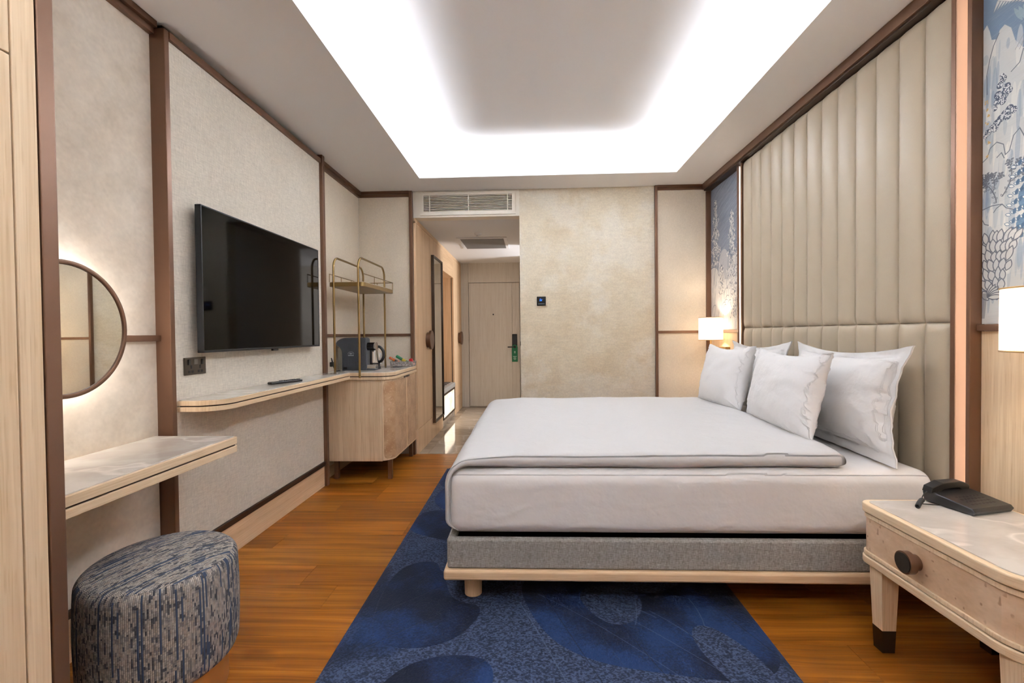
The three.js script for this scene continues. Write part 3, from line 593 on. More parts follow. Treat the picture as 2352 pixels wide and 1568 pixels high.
// minibar cabinet
{
  const c = thing('minibar_cabinet', 'oak minibar cabinet with curved pearly door and stone top', 'cabinet');
  const plan = [[-1.733, 3.8], [-1.165, 3.8, 0.12], [-1.165, 4.62], [-1.733, 4.62]];
  counterTop(c, [[-1.733, 3.785], [-1.153, 3.785, 0.125], [-1.153, 4.62], [-1.733, 4.62]], 0.905, [0.028, 0.008, 0.024], 0.01);
  part(c, 'carcass', slab(plan, 0.165, 0.845, 0.022, 0.001, 'y'), M.bronzeDark);
  part(c, 'side_panel', rbox(-1.733, -1.247, 0.162, 0.843, -3.822, -3.8, 0.002), M.oak);
  // curved door skin following the corner
  const cx = -1.285, cd = 3.92, R = 0.12;
  const path = []; path.push([-1.2435 - 0.0, 3.8]); path.length = 0;
  for (let i = 0; i <= 16; i++) { const a = -Math.PI / 2 + 0.34 + (Math.PI / 2 - 0.34) * i / 16; path.push([cx + R * Math.cos(a), cd + R * Math.sin(a)]); }
  function skin(pts, th, y0, y1, r) {        // vertical sheet of thickness th outside a plan path, rounded corners r
    const acc = [0]; for (let i = 1; i < pts.length; i++) acc.push(acc[i - 1] + Math.hypot(pts[i][0] - pts[i - 1][0], pts[i][1] - pts[i - 1][1]));
    const Ltot = acc[acc.length - 1], pos = [], nor = [], uv = [], idx = [];
    const N = 48; const at = s => { let i = 0; while (i < acc.length - 2 && acc[i + 1] < s) i++; const t = (s - acc[i]) / (acc[i + 1] - acc[i]); const a = pts[i], b = pts[i + 1], dx = b[0] - a[0], dy = b[1] - a[1], l = Math.hypot(dx, dy); return [a[0] + dx * t, a[1] + dy * t, dy / l, -dx / l]; };
    const cut = s => { const e = Math.min(s, Ltot - s); return e < r ? r - Math.sqrt(Math.max(0, r * r - (r - e) ** 2)) : 0; };
    for (const o of [th, -0.004]) for (let i = 0; i <= N; i++) { const s = Ltot * (i < 10 ? i / 10 * r / Ltot : i > N - 10 ? 1 - (N - i) / 10 * r / Ltot : (r + (Ltot - 2 * r) * (i - 10) / (N - 20)) / Ltot), q = at(s), k = cut(s); for (const y of [y0 + k, y1 - k]) { pos.push(q[0] + q[2] * o, y, -(q[1] + q[3] * o)); uv.push(s, y); } }
    const row = (N + 1) * 2; for (let i = 0; i < N; i++) { const a = i * 2; idx.push(a, a + 1, a + 2, a + 1, a + 3, a + 2); idx.push(a, a + 2, a + row, a + 2, a + row + 2, a + row); idx.push(a + 1, a + row + 1, a + 3, a + 3, a + row + 1, a + row + 3); }
    idx.push(0, row, 1, 1, row, row + 1); const e = N * 2; idx.push(e, e + 1, e + row, e + 1, e + row + 1, e + row);
    let g = new THREE.BufferGeometry(); g.setAttribute('position', new THREE.Float32BufferAttribute(pos, 3)); g.setAttribute('uv', new THREE.Float32BufferAttribute(uv, 2)); g.setIndex(idx); g = g.toNonIndexed(); g.computeVertexNormals(); void nor; return g;
  }
  const d1 = path.concat([[-1.165, 4.05], [-1.165, 4.268]]), d2 = [[-1.165, 4.274], [-1.165, 4.4], [-1.165, 4.61]];
  const a = part(c, 'door', skin(d1, 0.0, 0.165, 0.843, 0.004), M.oak);
  part(a, 'veneer', skin(d1.slice(1, -1).concat([[-1.165, 4.255]]), 0.002, 0.178, 0.828, 0.035), M.pearlBurl).userData.label = 'pearly speckled veneer field of the curved door';
  part(a, 'finger_pull', box(-1.163, -1.158, 0.826, 0.842, -4.262, -4.18), M.bronzeDark);
  const b = part(c, 'door', skin(d2, 0.0, 0.165, 0.843, 0.004), M.oak);
  part(b, 'veneer', skin([[-1.165, 4.29], [-1.165, 4.4], [-1.165, 4.6]], 0.002, 0.178, 0.828, 0.035), M.pearlBurl);
  part(b, 'finger_pull', box(-1.163, -1.158, 0.826, 0.842, -4.36, -4.28), M.bronzeDark);
  for (const [x, z] of [[-1.66, -3.86], [-1.2, -3.86], [-1.21, -4.57], [-1.66, -4.57]]) part(c, 'leg', rbox(x - 0.018, x + 0.018, 0, 0.166, z - 0.018, z + 0.018, 0.003), M.bronze);
}
// brass rack over the minibar
{
  const r = thing('brass_rack', 'brass hoop rack with galleried shelf above the minibar cabinet', 'rack');
  const zn = -3.775, zf = -4.46, rad = 0.009;
  const hoop = (x, y0) => { const pts = [], R = 0.09, yt = 1.87; pts.push([x, y0, zn], [x, yt - R - 0.02, zn]); for (let i = 0; i <= 8; i++) { const a = i / 8 * Math.PI / 2; pts.push([x, yt - R + R * Math.sin(a), zn - R + R * Math.cos(a)]); } for (let i = 0; i <= 8; i++) { const a = i / 8 * Math.PI / 2; pts.push([x, yt - R + R * Math.cos(a), zf + R - R * Math.sin(a)]); } pts.push([x, yt - R - 0.02, zf], [x, 0.91, zf]); return tube(pts, rad, 160, 12, false, 0.1); };
  part(r, 'hoop', hoop(-1.628, 0.91), M.brass);
  part(r, 'hoop', hoop(-1.42, 0.865), M.brass);
  const P = [[-1.67, 3.77, 0.03], [-1.37, 3.77, 0.03], [-1.34, 4.5, 0.03], [-1.67, 4.5, 0.03]];
  part(r, 'shelf_band', slab(P, 1.625, 1.66, 0, 0.002), M.brass);
  part(r, 'shelf_board', slab(P, 1.6605, 1.664, 0.006, 0.001), M.paper);
  const gal = [[-1.665, 1.73, -3.78], [-1.378, 1.73, -3.78], [-1.348, 1.73, -4.49], [-1.665, 1.73, -4.49]];
  const bars = []; for (let i = 0; i < 4; i++) { if (i === 0) continue; const a = gal[i], b = gal[(i + 1) % 4]; bars.push(tube([a, [(a[0] + b[0]) / 2, 1.73, (a[2] + b[2]) / 2], b], 0.004, 8, 8)); }
  part(r, 'gallery_rail', merge(bars), M.brass);
  for (const [x, z] of [[-1.665, -3.78], [-1.378, -3.78], [-1.368, -4.02], [-1.358, -4.25], [-1.348, -4.49], [-1.5, -4.49], [-1.665, -4.49], [-1.665, -4.02], [-1.665, -4.25]]) part(r, 'baluster', cyl(0.003, 0.003, 0.068, [x, 1.696, z], 'y', 8), M.brass);
}
// capsule coffee machine
{
  const m = thing('coffee_machine', 'charcoal ribbed coffee machine on the minibar cabinet', 'coffee maker', [-1.572, 0.909, -4.06]);
  const s = new THREE.Shape();                 // side profile seen from the room: x to the right
  s.moveTo(-0.09, 0.0); s.lineTo(0.115, 0.0); s.lineTo(0.115, 0.262); s.quadraticCurveTo(0.112, 0.272, 0.1, 0.273); s.lineTo(-0.055, 0.273); s.bezierCurveTo(-0.105, 0.272, -0.14, 0.25, -0.142, 0.228); s.lineTo(-0.135, 0.215); s.bezierCurveTo(-0.11, 0.205, -0.09, 0.175, -0.09, 0.15); s.closePath();
  const body = new THREE.ExtrudeGeometry(s, { depth: 0.085, bevelEnabled: true, bevelThickness: 0.008, bevelSize: 0.008, bevelSegments: 3, curveSegments: 16 }); body.translate(0, 0.008, -0.05);
  part(m, 'body', body, M.charcoal);
  const rib = new RoundedBoxGeometry(0.005, 0.2, 0.004, 1, 0.0015);
  for (let i = 0; i < 17; i++) part(m, 'rib', rib, M.charcoal, [-0.078 + i * 0.0112, 0.135, 0.0435]);
  part(m, 'water_tank', rbox(-0.14, -0.1, 0.005, 0.2, -0.045, 0.035, 0.012), mat({ color: 0xd8d8d4, roughness: 0.06, transmission: 0.9, thickness: 0 }));
  part(m, 'base', rbox(-0.09, 0.2, 0, 0.012, -0.045, 0.04, 0.005), M.charcoal);
  part(m, 'head', cyl(0.036, 0.036, 0.06, [0.152, 0.21, 0.0], 'x', 32), M.blackGloss);
  part(m, 'collar', cyl(0.038, 0.032, 0.022, [0.19, 0.21, 0.0], 'x', 32), M.silver);
  part(m, 'drip_tray', rbox(0.12, 0.2, 0.012, 0.05, -0.04, 0.035, 0.006), M.silver);
  const cv = document.createElement('canvas'); cv.width = 256; cv.height = 200; const q = cv.getContext('2d'); q.fillStyle = '#3b3e43'; q.fillRect(0, 0, 256, 200); q.strokeStyle = q.fillStyle = '#b9bcc0'; q.lineWidth = 9;
  q.beginPath(); q.ellipse(128, 84, 108, 66, 0, Math.PI * 0.85, Math.PI * 2.15); q.stroke(); 
  q.lineWidth = 12; q.beginPath(); q.moveTo(70, 100); q.bezierCurveTo(90, 40, 105, 50, 100, 96); q.bezierCurveTo(112, 60, 130, 56, 128, 96); q.bezierCurveTo(140, 60, 160, 62, 152, 96); q.quadraticCurveTo(180, 90, 190, 66); q.stroke();
  for (let i = 0; i < 9; i++) q.fillRect(20 + i * 24, 134, 17, 34);
  const ct = new THREE.CanvasTexture(cv); ct.colorSpace = THREE.SRGBColorSpace;
  part(m, 'emblem', new THREE.PlaneGeometry(0.062, 0.048), mat({ map: ct, roughness: 0.4 }), [-0.014, 0.145, 0.0462]);
  part(m, 'switch', rbox(-0.085, -0.05, 0.012, 0.03, 0.04, 0.0475, 0.002), M.black);
  const off = ([x, y, z]) => [x + 1.572, y - 0.909, z + 4.06];
  const k = part(m, 'power_cord', tube([[-1.716, 0.97, -3.93], [-1.71, 1.01, -3.9], [-1.703, 1.025, -3.88], [-1.69, 1.0, -3.87], [-1.685, 0.95, -3.88], [-1.675, 0.916, -3.9], [-1.66, 0.914, -3.95]].map(off), 0.004, 60, 8), M.black);
  part(k, 'plug', rbox(-0.162, -0.138, 0.041, 0.081, 0.11, 0.15, 0.005), M.black);
}
// kettle
{
  const k = thing('kettle', 'steel electric kettle with black handle beside the coffee machine', 'kettle', [-1.45, 0.909, -4.2]);
  part(k, 'base', cyl(0.068, 0.064, 0.02, [0, 0.01, 0]), M.black);
  part(k, 'foot_ring', cyl(0.06, 0.06, 0.03, [0, 0.036, 0]), M.black);
  const body = new THREE.LatheGeometry([[0, 0.052], [0.058, 0.052], [0.06, 0.06], [0.05, 0.19], [0.046, 0.2], [0, 0.2]].map(p => new THREE.Vector2(...p)), 48);
  part(k, 'jug', body, M.silver);
  part(k, 'lid', new THREE.LatheGeometry([[0, 0.222], [0.02, 0.22], [0.042, 0.21], [0.047, 0.2]].map(p => new THREE.Vector2(...p)), 40), M.blackGloss);
  part(k, 'handle', tube([[0.035, 0.205, 0.01], [0.07, 0.2, 0.02], [0.1, 0.165, 0.025], [0.103, 0.12, 0.025], [0.085, 0.08, 0.02], [0.05, 0.06, 0.012]], 0.0125, 40, 12), M.black);
}
// cups
{
  const profile = [[0, 0.004], [0.02, 0.004], [0.024, 0], [0.026, 0.006], [0.036, 0.04], [0.04, 0.075], [0.0375, 0.075], [0.033, 0.04], [0.02, 0.012], [0, 0.01]].map(p => new THREE.Vector2(...p));
  const spots = [[-1.505, 0.909, -4.47, 'white porcelain cup on the minibar, lower of the two nested ones'], [-1.505, 0.968, -4.47, 'white porcelain cup on the minibar, upper of the two nested ones']];
  for (const [x, y, z, l] of spots) { const c = thing('coffee_cup', l, 'cup', [x, y, z], 0, 'cups on the minibar'); part(c, 'bowl', new THREE.LatheGeometry(profile, 40), M.porcelain); part(c, 'handle', tube([[0.035, 0.06, 0], [0.055, 0.062, 0], [0.06, 0.045, 0], [0.05, 0.028, 0], [0.034, 0.03, 0]], 0.004, 24, 8), M.porcelain); }
  const g = thing('drinking_glass', 'clear drinking glass behind the kettle on the minibar', 'glass', [-1.372, 0.909, -4.43]);
  part(g, 'wall', new THREE.LatheGeometry([[0, 0.003], [0.028, 0.003], [0.034, 0.1], [0.0345, 0.1], [0.029, 0], [0, 0]].map(p => new THREE.Vector2(...p)), 40), M.glass);
}
// snack tray
{
  const t = thing('snack_tray', 'shallow grey woven tray on the minibar corner', 'tray', [-1.268, 0.909, -4.545]);
  t.rotation.y = 0.02;
  const w = 0.11, d = 0.06, h = 0.048, th = 0.006, fl = 0.012;
  part(t, 'bottom', rbox(-w, w, 0, 0.006, -d, d, 0.002), mat({ map: T.wicker, roughness: 0.9 }));
  const wall = (a, b) => { const g = new THREE.BufferGeometry(); void g; return null; }; void wall;
  const wk = mat({ map: T.wicker, roughness: 0.9 });
  const m1 = part(t, 'wall', rbox(-w, w, 0, h, -th / 2, th / 2, 0.002, 'x'), wk, [0, 0.002, d]); m1.rotation.x = 0.12;
  const m2 = part(t, 'wall', rbox(-w, w, 0, h, -th / 2, th / 2, 0.002, 'x'), wk, [0, 0.002, -d]); m2.rotation.x = -0.12;
  const m3 = part(t, 'wall', rbox(-th / 2, th / 2, 0, h, -d, d, 0.002, 'z'), wk, [w, 0.002, 0]); m3.rotation.z = -0.12;
  const m4 = part(t, 'wall', rbox(-th / 2, th / 2, 0, h, -d, d, 0.002, 'z'), wk, [-w, 0.002, 0]); m4.rotation.z = 0.12; void fl;
  const pack = (name, label, cat, col, band, size, pos, rot) => { const p = thing(name, label, cat, pos, 0, 'snacks in the tray'); p.rotation.set(...rot); const g = new RoundedBoxGeometry(...size, 3, Math.min(...size) * 0.35); part(p, 'wrapper', g, mat({ color: col, roughness: 0.3 })); if (band) part(p, 'print', new RoundedBoxGeometry(size[0] * 0.35, size[1] * 1.02, size[2] * 1.02, 3, Math.min(...size) * 0.35), mat({ color: band, roughness: 0.3 }), [size[0] * 0.1, 0, 0]); };
  pack('snack_bar', 'orange and dark brown snack bar leaning in the woven tray', 'snack', 0xe06a12, 0x2a1612, [0.13, 0.026, 0.03], [-1.345, 0.965, -4.53], [0, 0.1, -0.5]);
  pack('snack_bar', 'green snack bar with yellow lettering leaning in the woven tray', 'snack', 0x0d5c33, 0xc9b23c, [0.15, 0.028, 0.035], [-1.275, 0.972, -4.55], [0, 0.1, -0.55]);
  pack('snack_packet', 'small red snack packet standing in the woven tray', 'snack', 0xc40d18, 0, [0.035, 0.06, 0.03], [-1.185, 0.955, -4.54], [0, 0.1, 0.35]);
  pack('snack_packet', 'small pale pink packet at the right end of the woven tray', 'snack', 0xe9b9a8, 0, [0.04, 0.02, 0.03], [-1.165, 0.935, -4.505], [0, 0.3, -0.2]);
  const n = thing('menu_card', 'dark slim card lying beside the woven tray', 'card', [-1.285, 0.909, -4.42], 0.1); part(n, 'card', rbox(-0.04, 0.04, 0, 0.004, -0.04, 0.04, 0.001), mat({ color: 0x1b1a2c, roughness: 0.4 }));
}

// ================================================================== rug
{
  const x0 = -0.768, x1 = 0.932, z0 = -4.145, z1 = -0.9, W = x1 - x0, L = z1 - z0;
  const cw = 1024, ch = 2048, cv = document.createElement('canvas'); cv.width = cw; cv.height = ch; const q = cv.getContext('2d');
  const X = x => (x - x0) / W * cw, Z = z => (z - z0) / L * ch;       // canvas position of a floor point
  q.fillStyle = '#000'; q.fillRect(0, 0, cw, ch);
  const blob = (pts, tone) => { q.fillStyle = tone; q.beginPath(); const n = pts.length; const mid = (a, b) => [(a[0] + b[0]) / 2, (a[1] + b[1]) / 2]; const m0 = mid(pts[n - 1], pts[0]); q.moveTo(X(m0[0]), Z(m0[1])); pts.forEach((p, i) => { const m = mid(p, pts[(i + 1) % n]); q.quadraticCurveTo(X(p[0]), Z(p[1]), X(m[0]), Z(m[1])); }); q.fill(); };
  const D = '#ff0000', G = '#550000';
  blob([[-0.72, -2.35], [-0.5, -2.45], [-0.42, -2.2], [-0.36, -2.05], [-0.2, -2.02], [-0.3, -1.78], [-0.5, -1.72], [-0.68, -1.8]], D);
  blob([[-0.78, -3.1], [-0.5, -3.15], [-0.38, -2.85], [-0.36, -2.6], [-0.6, -2.7], [-0.78, -2.8]], D);
  blob([[-0.78, -4.2], [-0.3, -4.2], [-0.35, -3.8], [-0.42, -3.5], [-0.78, -3.6]], D);
  blob([[-0.1, -2.3], [0.35, -2.35], [0.95, -2.3], [0.95, -1.75], [0.8, -1.58], [0.5, -1.62], [0.2, -1.68], [0.02, -1.85]], D);
  blob([[0.2, -2.14], [0.32, -2.22], [0.5, -2.14], [0.46, -1.95], [0.34, -1.88], [0.24, -1.98]], G);
  blob([[0.62, -1.88], [0.72, -1.92], [0.84, -1.72], [0.86, -1.45], [0.72, -1.5], [0.64, -1.68]], G);
  blob([[-0.45, -1.68], [-0.22, -1.72], [-0.12, -1.62], [-0.2, -1.35], [-0.5, -1.3], [-0.56, -1.5]], D);
  blob([[0.3, -1.5], [0.6, -1.42], [0.7, -1.1], [0.3, -1.0], [0.1, -1.2]], D);
  blob([[-0.7, -1.2], [-0.4, -1.15], [-0.3, -0.95], [-0.7, -0.9]], D);
  const r = rng(31);
  for (let i = 0; i < 16; i++) { const a = -0.6 + r() * 1.3, b = -4 + r() * 1.8; blob([0, 1, 2, 3, 4, 5, 6].map(k => { const t = k / 7 * 6.283, m = 0.16 + r() * 0.16; return [a + Math.cos(t) * m, b + Math.sin(t) * m * 1.3]; }), r() > 0.4 ? D : G); }
  // leaf veins: green = pale, blue = carved dark
  const vein = (a, b, c, w, s) => { q.globalCompositeOperation = 'lighter'; q.strokeStyle = s; q.lineWidth = w; q.beginPath(); q.moveTo(X(a[0]), Z(a[1])); q.quadraticCurveTo(X(b[0]), Z(b[1]), X(c[0]), Z(c[1])); q.stroke(); q.globalCompositeOperation = 'source-over'; };
  const pale = '#00b000', carve = '#0000c0';
  vein([-0.06, -2.05], [0.02, -1.85], [0.14, -1.5], 3, pale); vein([0.02, -2.12], [0.3, -1.9], [0.6, -1.5], 2, pale); vein([0.2, -2.12], [0.4, -1.98], [0.7, -1.6], 2, pale); vein([0.5, -2.0], [0.62, -1.88], [0.8, -1.55], 2.5, pale); vein([0.3, -2.1], [0.42, -2.05], [0.52, -1.95], 3, pale); vein([0.46, -2.1], [0.45, -1.98], [0.42, -1.9], 3, pale); vein([0.7, -2.1], [0.72, -2.0], [0.7, -1.9], 2, pale);
  for (let i = 0; i < 11; i++) { const z = -3.9 + i * 0.24; vein([-0.76, z + 0.35], [-0.5, z + 0.1], [-0.1, z - 0.25], 2, i % 3 ? carve : '#003a60'); }
  for (let i = 0; i < 9; i++) { const x = -0.1 + i * 0.12; vein([x, -2.2], [x + 0.12, -1.85], [x + 0.35, -1.2], 1.8, i % 2 ? carve : '#004a30'); }
  const im = q.getImageData(0, 0, cw, ch).data;
  const px = (i, j, k) => im[((j * cw) + i) * 4 + k] / 255;
  const map = tex(cw, ch, (u, v, o, i, jj) => {
    const j = ch - 1 - jj;                        // data rows run upwards
    const d = px(i, j, 0), g = px(i, j, 1), b = px(i, j, 2);
    const fine = hash2(i >> 1, j, 1201), mid = fbm(u, v, 260, 700, 2, 1211), big = fbm(u, v, 8, 14, 4, 1221), mist = fbm(u, v, 3, 5, 4, 1231);
    // short pile: salt and pepper of slate and navy; long pile: deep blue with brushed patches
    const sp = sat((mid - 0.5) * 3.4 + (fine - 0.5) * 0.9 + 0.5), loop = [0, 0, 0], plush = [0, 0, 0];
    mix3([17, 27, 48], [66, 79, 108], sp * 0.75 + 0.1 + (mist - 0.5) * 0.3, loop);
    mix3([2, 13, 36], [18, 45, 88], sat((big - 0.5) * 2.6 + 0.42 + (mid - 0.5) * 0.7 + (fine - 0.5) * 0.12), plush);
    const w = d > 0.7 ? 1 : d > 0.2 ? 0 : sat((fbm(u, v, 4, 7, 3, 1241) - 0.62) * 9) * 0.85;
    mix3(loop, plush, w, o);
    if (g > 0.1) mix3([o[0], o[1], o[2]], [74, 88, 112], Math.min(0.6, g * 0.85), o);
    if (b > 0.1) mix3([o[0], o[1], o[2]], [7, 14, 30], Math.min(0.6, b * 0.7), o);
  });
  const bump = tex(cw, ch / 2, (u, v, o, i, jj) => { const j = ch - 1 - jj * 2, d = px(i, j, 0), b = px(i, j, 2), m = hash2(i >> 1, jj, 1251), k = vnoise(u * 340, v * 400, 340, 400, 1261); const h = 110 + (d > 0.7 ? 50 : 0) - b * 90 + (m - 0.5) * 60 + (k - 0.5) * 70; o[0] = o[1] = o[2] = h; }, false);
  const rug = thing('rug', 'large deep blue rug with leaf and pebble pattern under the bed', 'rug');
  // pile with a soft rolled edge
  const nx = 60, nz = 110, pos = [], uv = [], idx = [], H = 0.013;
  for (let j = 0; j <= nz; j++) for (let i = 0; i <= nx; i++) {
    const u = i / nx, v = j / nz, ex = Math.min(u, 1 - u) * W, ez = Math.min(v, 1 - v) * L, e = Math.min(ex, ez), y = H * Math.sqrt(1 - (1 - Math.min(1, e / 0.02 + 0.0)) ** 2);
    pos.push(x0 + u * W, e < 1e-6 ? 0.0005 : Math.max(0.0005, y + (perlin.noise(u * 9, v * 17, 3) * 0.0008)), z0 + v * L); uv.push(u, 1 - v);
  }
  for (let j = 0; j < nz; j++) for (let i = 0; i < nx; i++) { const a = j * (nx + 1) + i; idx.push(a, a + nx + 1, a + 1, a + 1, a + nx + 1, a + nx + 2); }
  const g = new THREE.BufferGeometry(); g.setAttribute('position', new THREE.Float32BufferAttribute(pos, 3)); g.setAttribute('uv', new THREE.Float32BufferAttribute(uv, 2)); g.setIndex(idx); g.computeVertexNormals();
  part(rug, 'pile', g, mat({ map, roughness: 1, bumpMap: bump, bumpScale: 0.004, sheen: 0.3, sheenRoughness: 0.6, sheenColor: new THREE.Color(0x24426e) }));
  part(rug, 'backing', box(x0 + 0.004, x1 - 0.004, 0.0001, 0.0004, z0 + 0.004, z1 - 0.004), M.blackMatte);
}

// ================================================================== bed
const BED = { x0: -0.378, x1: 1.715, z0: -3.9, z1: -2.005 };
{
  const b = thing('bed_frame', 'grey upholstered bed base on a pale wooden plinth rail', 'bed');
  const { x0, x1, z0, z1 } = BED;
  part(b, 'plinth_rail', rbox(x0 - 0.014, x1, 0.138, 0.184, z0 - 0.014, z1 + 0.016, 0.012, 'x', 3), M.oakWarm);
  const wall = (a, c, d, e, gr) => rbox(a, c, 0.184, 0.318, d, e, 0.012, gr, 3);
  part(b, 'side_panel', wall(x0, x1, z1 - 0.035, z1, 'x'), M.greyCloth);
  part(b, 'side_panel', wall(x0, x1, z0, z0 + 0.035, 'x'), M.greyCloth);
  part(b, 'foot_panel', wall(x0, x0 + 0.035, z0 + 0.03, z1 - 0.03, 'z'), M.greyCloth);
  part(b, 'platform', box(x0 + 0.03, x1 - 0.01, 0.2, 0.29, z0 + 0.03, z1 - 0.03), M.blackMatte);
  for (const [x, z] of [[-0.278, -2.125], [-0.278, -3.78]]) part(b, 'leg', cyl(0.04, 0.042, 0.125, [x, 0.0765, z], 'y', 40), M.oakWarm);
  for (const [x, z] of [[1.6, -2.3], [1.6, -3.6]]) part(b, 'leg', cyl(0.04, 0.042, 0.138, [x, 0.069, z], 'y', 40), M.oakWarm);
  part(b, 'slat_support', box(x0 + 0.2, x1 - 0.1, 0.29, 0.328, z0 + 0.25, z1 - 0.25), M.blackMatte);
}
// box with generously rounded edges on a fine grid; disp(x, y, z, nx, ny, nz) -> offset along the normal
function softBox(w, h, d, r, nx, ny, nz, disp, rv = r) {
  let g = new THREE.BoxGeometry(w, h, d, nx, ny, nz); g.deleteAttribute('normal'); g.deleteAttribute('uv'); g = mergeVertices(g, 1e-5);
  const p = g.attributes.position, v = new THREE.Vector3(), c = new THREE.Vector3();
  for (let i = 0; i < p.count; i++) {
    v.fromBufferAttribute(p, i); c.set(THREE.MathUtils.clamp(v.x, -w / 2 + r, w / 2 - r), THREE.MathUtils.clamp(v.y, -h / 2 + rv, h / 2 - rv), THREE.MathUtils.clamp(v.z, -d / 2 + r, d / 2 - r));
    const n = v.clone().sub(c); n.set(n.x / r, n.y / rv, n.z / r); if (n.lengthSq() < 1e-9) continue; n.normalize();
    v.set(c.x + n.x * r, c.y + n.y * rv, c.z + n.z * r); const k = disp ? disp(v.x, v.y, v.z, n.x, n.y, n.z) : 0; v.addScaledVector(n, k); p.setXYZ(i, v.x, v.y, v.z);
  }
  g.computeVertexNormals(); return metreUV(g, 'y');
}
const wr = (x, y, z, s) => { const n = perlin.noise(x * s, y * s, z * s); return 1 - Math.abs(n) * 2; };
{
  const { x0, x1, z0, z1 } = BED, h = 0.285, y0 = 0.33;
  const m = thing('mattress', 'thick mattress in a taut white fitted sheet', 'mattress', [(x0 + x1) / 2, y0 + h / 2, (z0 + z1) / 2]);
  const g = softBox(x1 - x0 - 0.004, h, z1 - z0 - 0.002, 0.06, 150, 26, 110, (x, y, z, nx, ny, nz) => {
    const side = 1 - Math.abs(ny), low = sat((0.02 - y) / 0.12);
    const big = perlin.noise(x * 1.3, y * 2, z * 1.3) * 0.006, k1 = Math.max(0, wr(x * 0.55 + 0.25 * perlin.noise(x * 2, y * 6, 1), y * 2.2, z * 0.6, 3.1) - 0.82) * 0.018, k2 = Math.max(0, wr(x * 0.9, y * 3.4 + x * 0.3, z, 4.7) - 0.85) * 0.014;
    return side * (big + (k1 + k2) * (0.35 + low)) + perlin.noise(x * 4, y * 4, z * 4) * 0.0012;
  });
  part(m, 'sheet', g, M.whiteSheet);
}
// duvet: a padded sheet that follows a path over the mattress and down over the foot
{
  const d = thing('duvet', 'plain white duvet spread over the bed and tucked at the foot', 'duvet');
  const yT = 0.655, xF = BED.x0 + 0.004, R = 0.1, xH = 1.355;
  const path = []; const add = (x, y, nx, ny) => path.push([x, y, nx, ny]);
  const NT = 90; for (let i = 0; i <= NT; i++) { const x = xH + (xF + R - xH) * i / NT; add(x, yT, 0, 1); }
  for (let i = 1; i <= 14; i++) { const a = Math.PI / 2 * i / 14; add(xF + R - R * Math.sin(a), yT - R + R * Math.cos(a), -Math.sin(a), Math.cos(a)); }
  const yE = 0.352; for (let i = 1; i <= 16; i++) { const t = i / 16, y = yT - R + (yE - yT + R) * t; const curl = t > 0.75 ? (t - 0.75) ** 2 * 0.9 : 0; add(xF + curl, y, -1, 0); }
  const zc = (BED.z0 + BED.z1) / 2, pos = [], idx = [], K = 120, n = path.length;
  path.forEach(([x, y, nx, ny], i) => {
    const s = i / (n - 1), onTop = sat((x - xF) / 0.3), endH = sat((i + 0.25) / 2), endF = sat((n - 1 - i) / 3), e = Math.sqrt(1 - (1 - Math.min(endH, 1)) ** 2) * Math.sqrt(1 - (1 - endF) ** 2) * 0.9 + 0.1;
    for (let j = 0; j < K; j++) {
      // stadium loop: 48 points over the top, 12 round an edge, 48 below, 12 round the other edge
      const top = j < 48, bot = j >= 60 && j < 108, q = top ? 1 - 2 * j / 47 : bot ? -1 + 2 * (j - 60) / 47 : j < 60 ? -1 : 1;
      const arc = top || bot ? 0 : ((j < 60 ? j - 48 : j - 108) + 1) / 13 * Math.PI, up = top || (!bot && arc < Math.PI / 2 === (j < 60));
      const sg = Math.sign(q) || 1, hw = (BED.z1 - BED.z0) / 2 - 0.004 - 0.026 * onTop + 0.02 * perlin.noise(x * 2.2, sg * 3 + 9, 2.1) * onTop;
      const th = (0.012 + 0.02 * onTop + 0.005 * onTop * perlin.noise(x * 2.6, sg * 7, 1.3)) * e;
      const cz = top || bot ? 0 : Math.sin(arc) * th * 1.15, sn = top ? 1 : bot ? -1 : (j < 60 ? Math.cos(arc) : -Math.cos(arc));
      const z = zc + q * (hw - th * 1.15) + sg * cz, ez = (z - zc) / hw, edge = Math.max(0, (Math.abs(ez) - 0.86) / 0.14);
      let off = sn * th;
      if (sn > 0) off += (perlin.noise(x * 1.7, z * 1.7, 4) * 0.006 + perlin.noise(x * 4, z * 3, 7) * 0.003 + Math.max(0, wr(x * 0.8, z * 1.1, 0.3, 2.6) - 0.86) * 0.02 * (0.4 + edge)) * sn * (1 - edge * 0.4);
      const crown = 0.02 * (1 - Math.min(1, ez * ez)) * onTop + 0.006 * onTop * edge * perlin.noise(x * 3.3, sg * 5, 0.5);
      off += sn > 0 ? crown + 0.01 * onTop * (1 - edge) : crown * 0.7; void up;
      pos.push(x + nx * off, y - 0.006 + ny * off, z);
    }
  });
  for (let i = 0; i < n - 1; i++) for (let j = 0; j < K; j++) { const a = i * K + j, b = i * K + (j + 1) % K; idx.push(a, b, a + K, b, b + K, a + K); }
  for (const [i, f] of [[0, 1], [n - 1, 0]]) { const c = pos.length / 3; let sx = 0, sy = 0, sz = 0; for (let j = 0; j < K; j++) { sx += pos[(i * K + j) * 3]; sy += pos[(i * K + j) * 3 + 1]; sz += pos[(i * K + j) * 3 + 2]; } pos.push(sx / K, sy / K, sz / K); for (let j = 0; j < K; j++) { const a = i * K + j, b = i * K + (j + 1) % K; f ? idx.push(c, b, a) : idx.push(c, a, b); } }
  const g = new THREE.BufferGeometry(); g.setAttribute('position', new THREE.Float32BufferAttribute(pos, 3)); g.setIndex(idx); g.computeVertexNormals();
  part(d, 'cover', metreUV(g, 'x'), M.white);
}
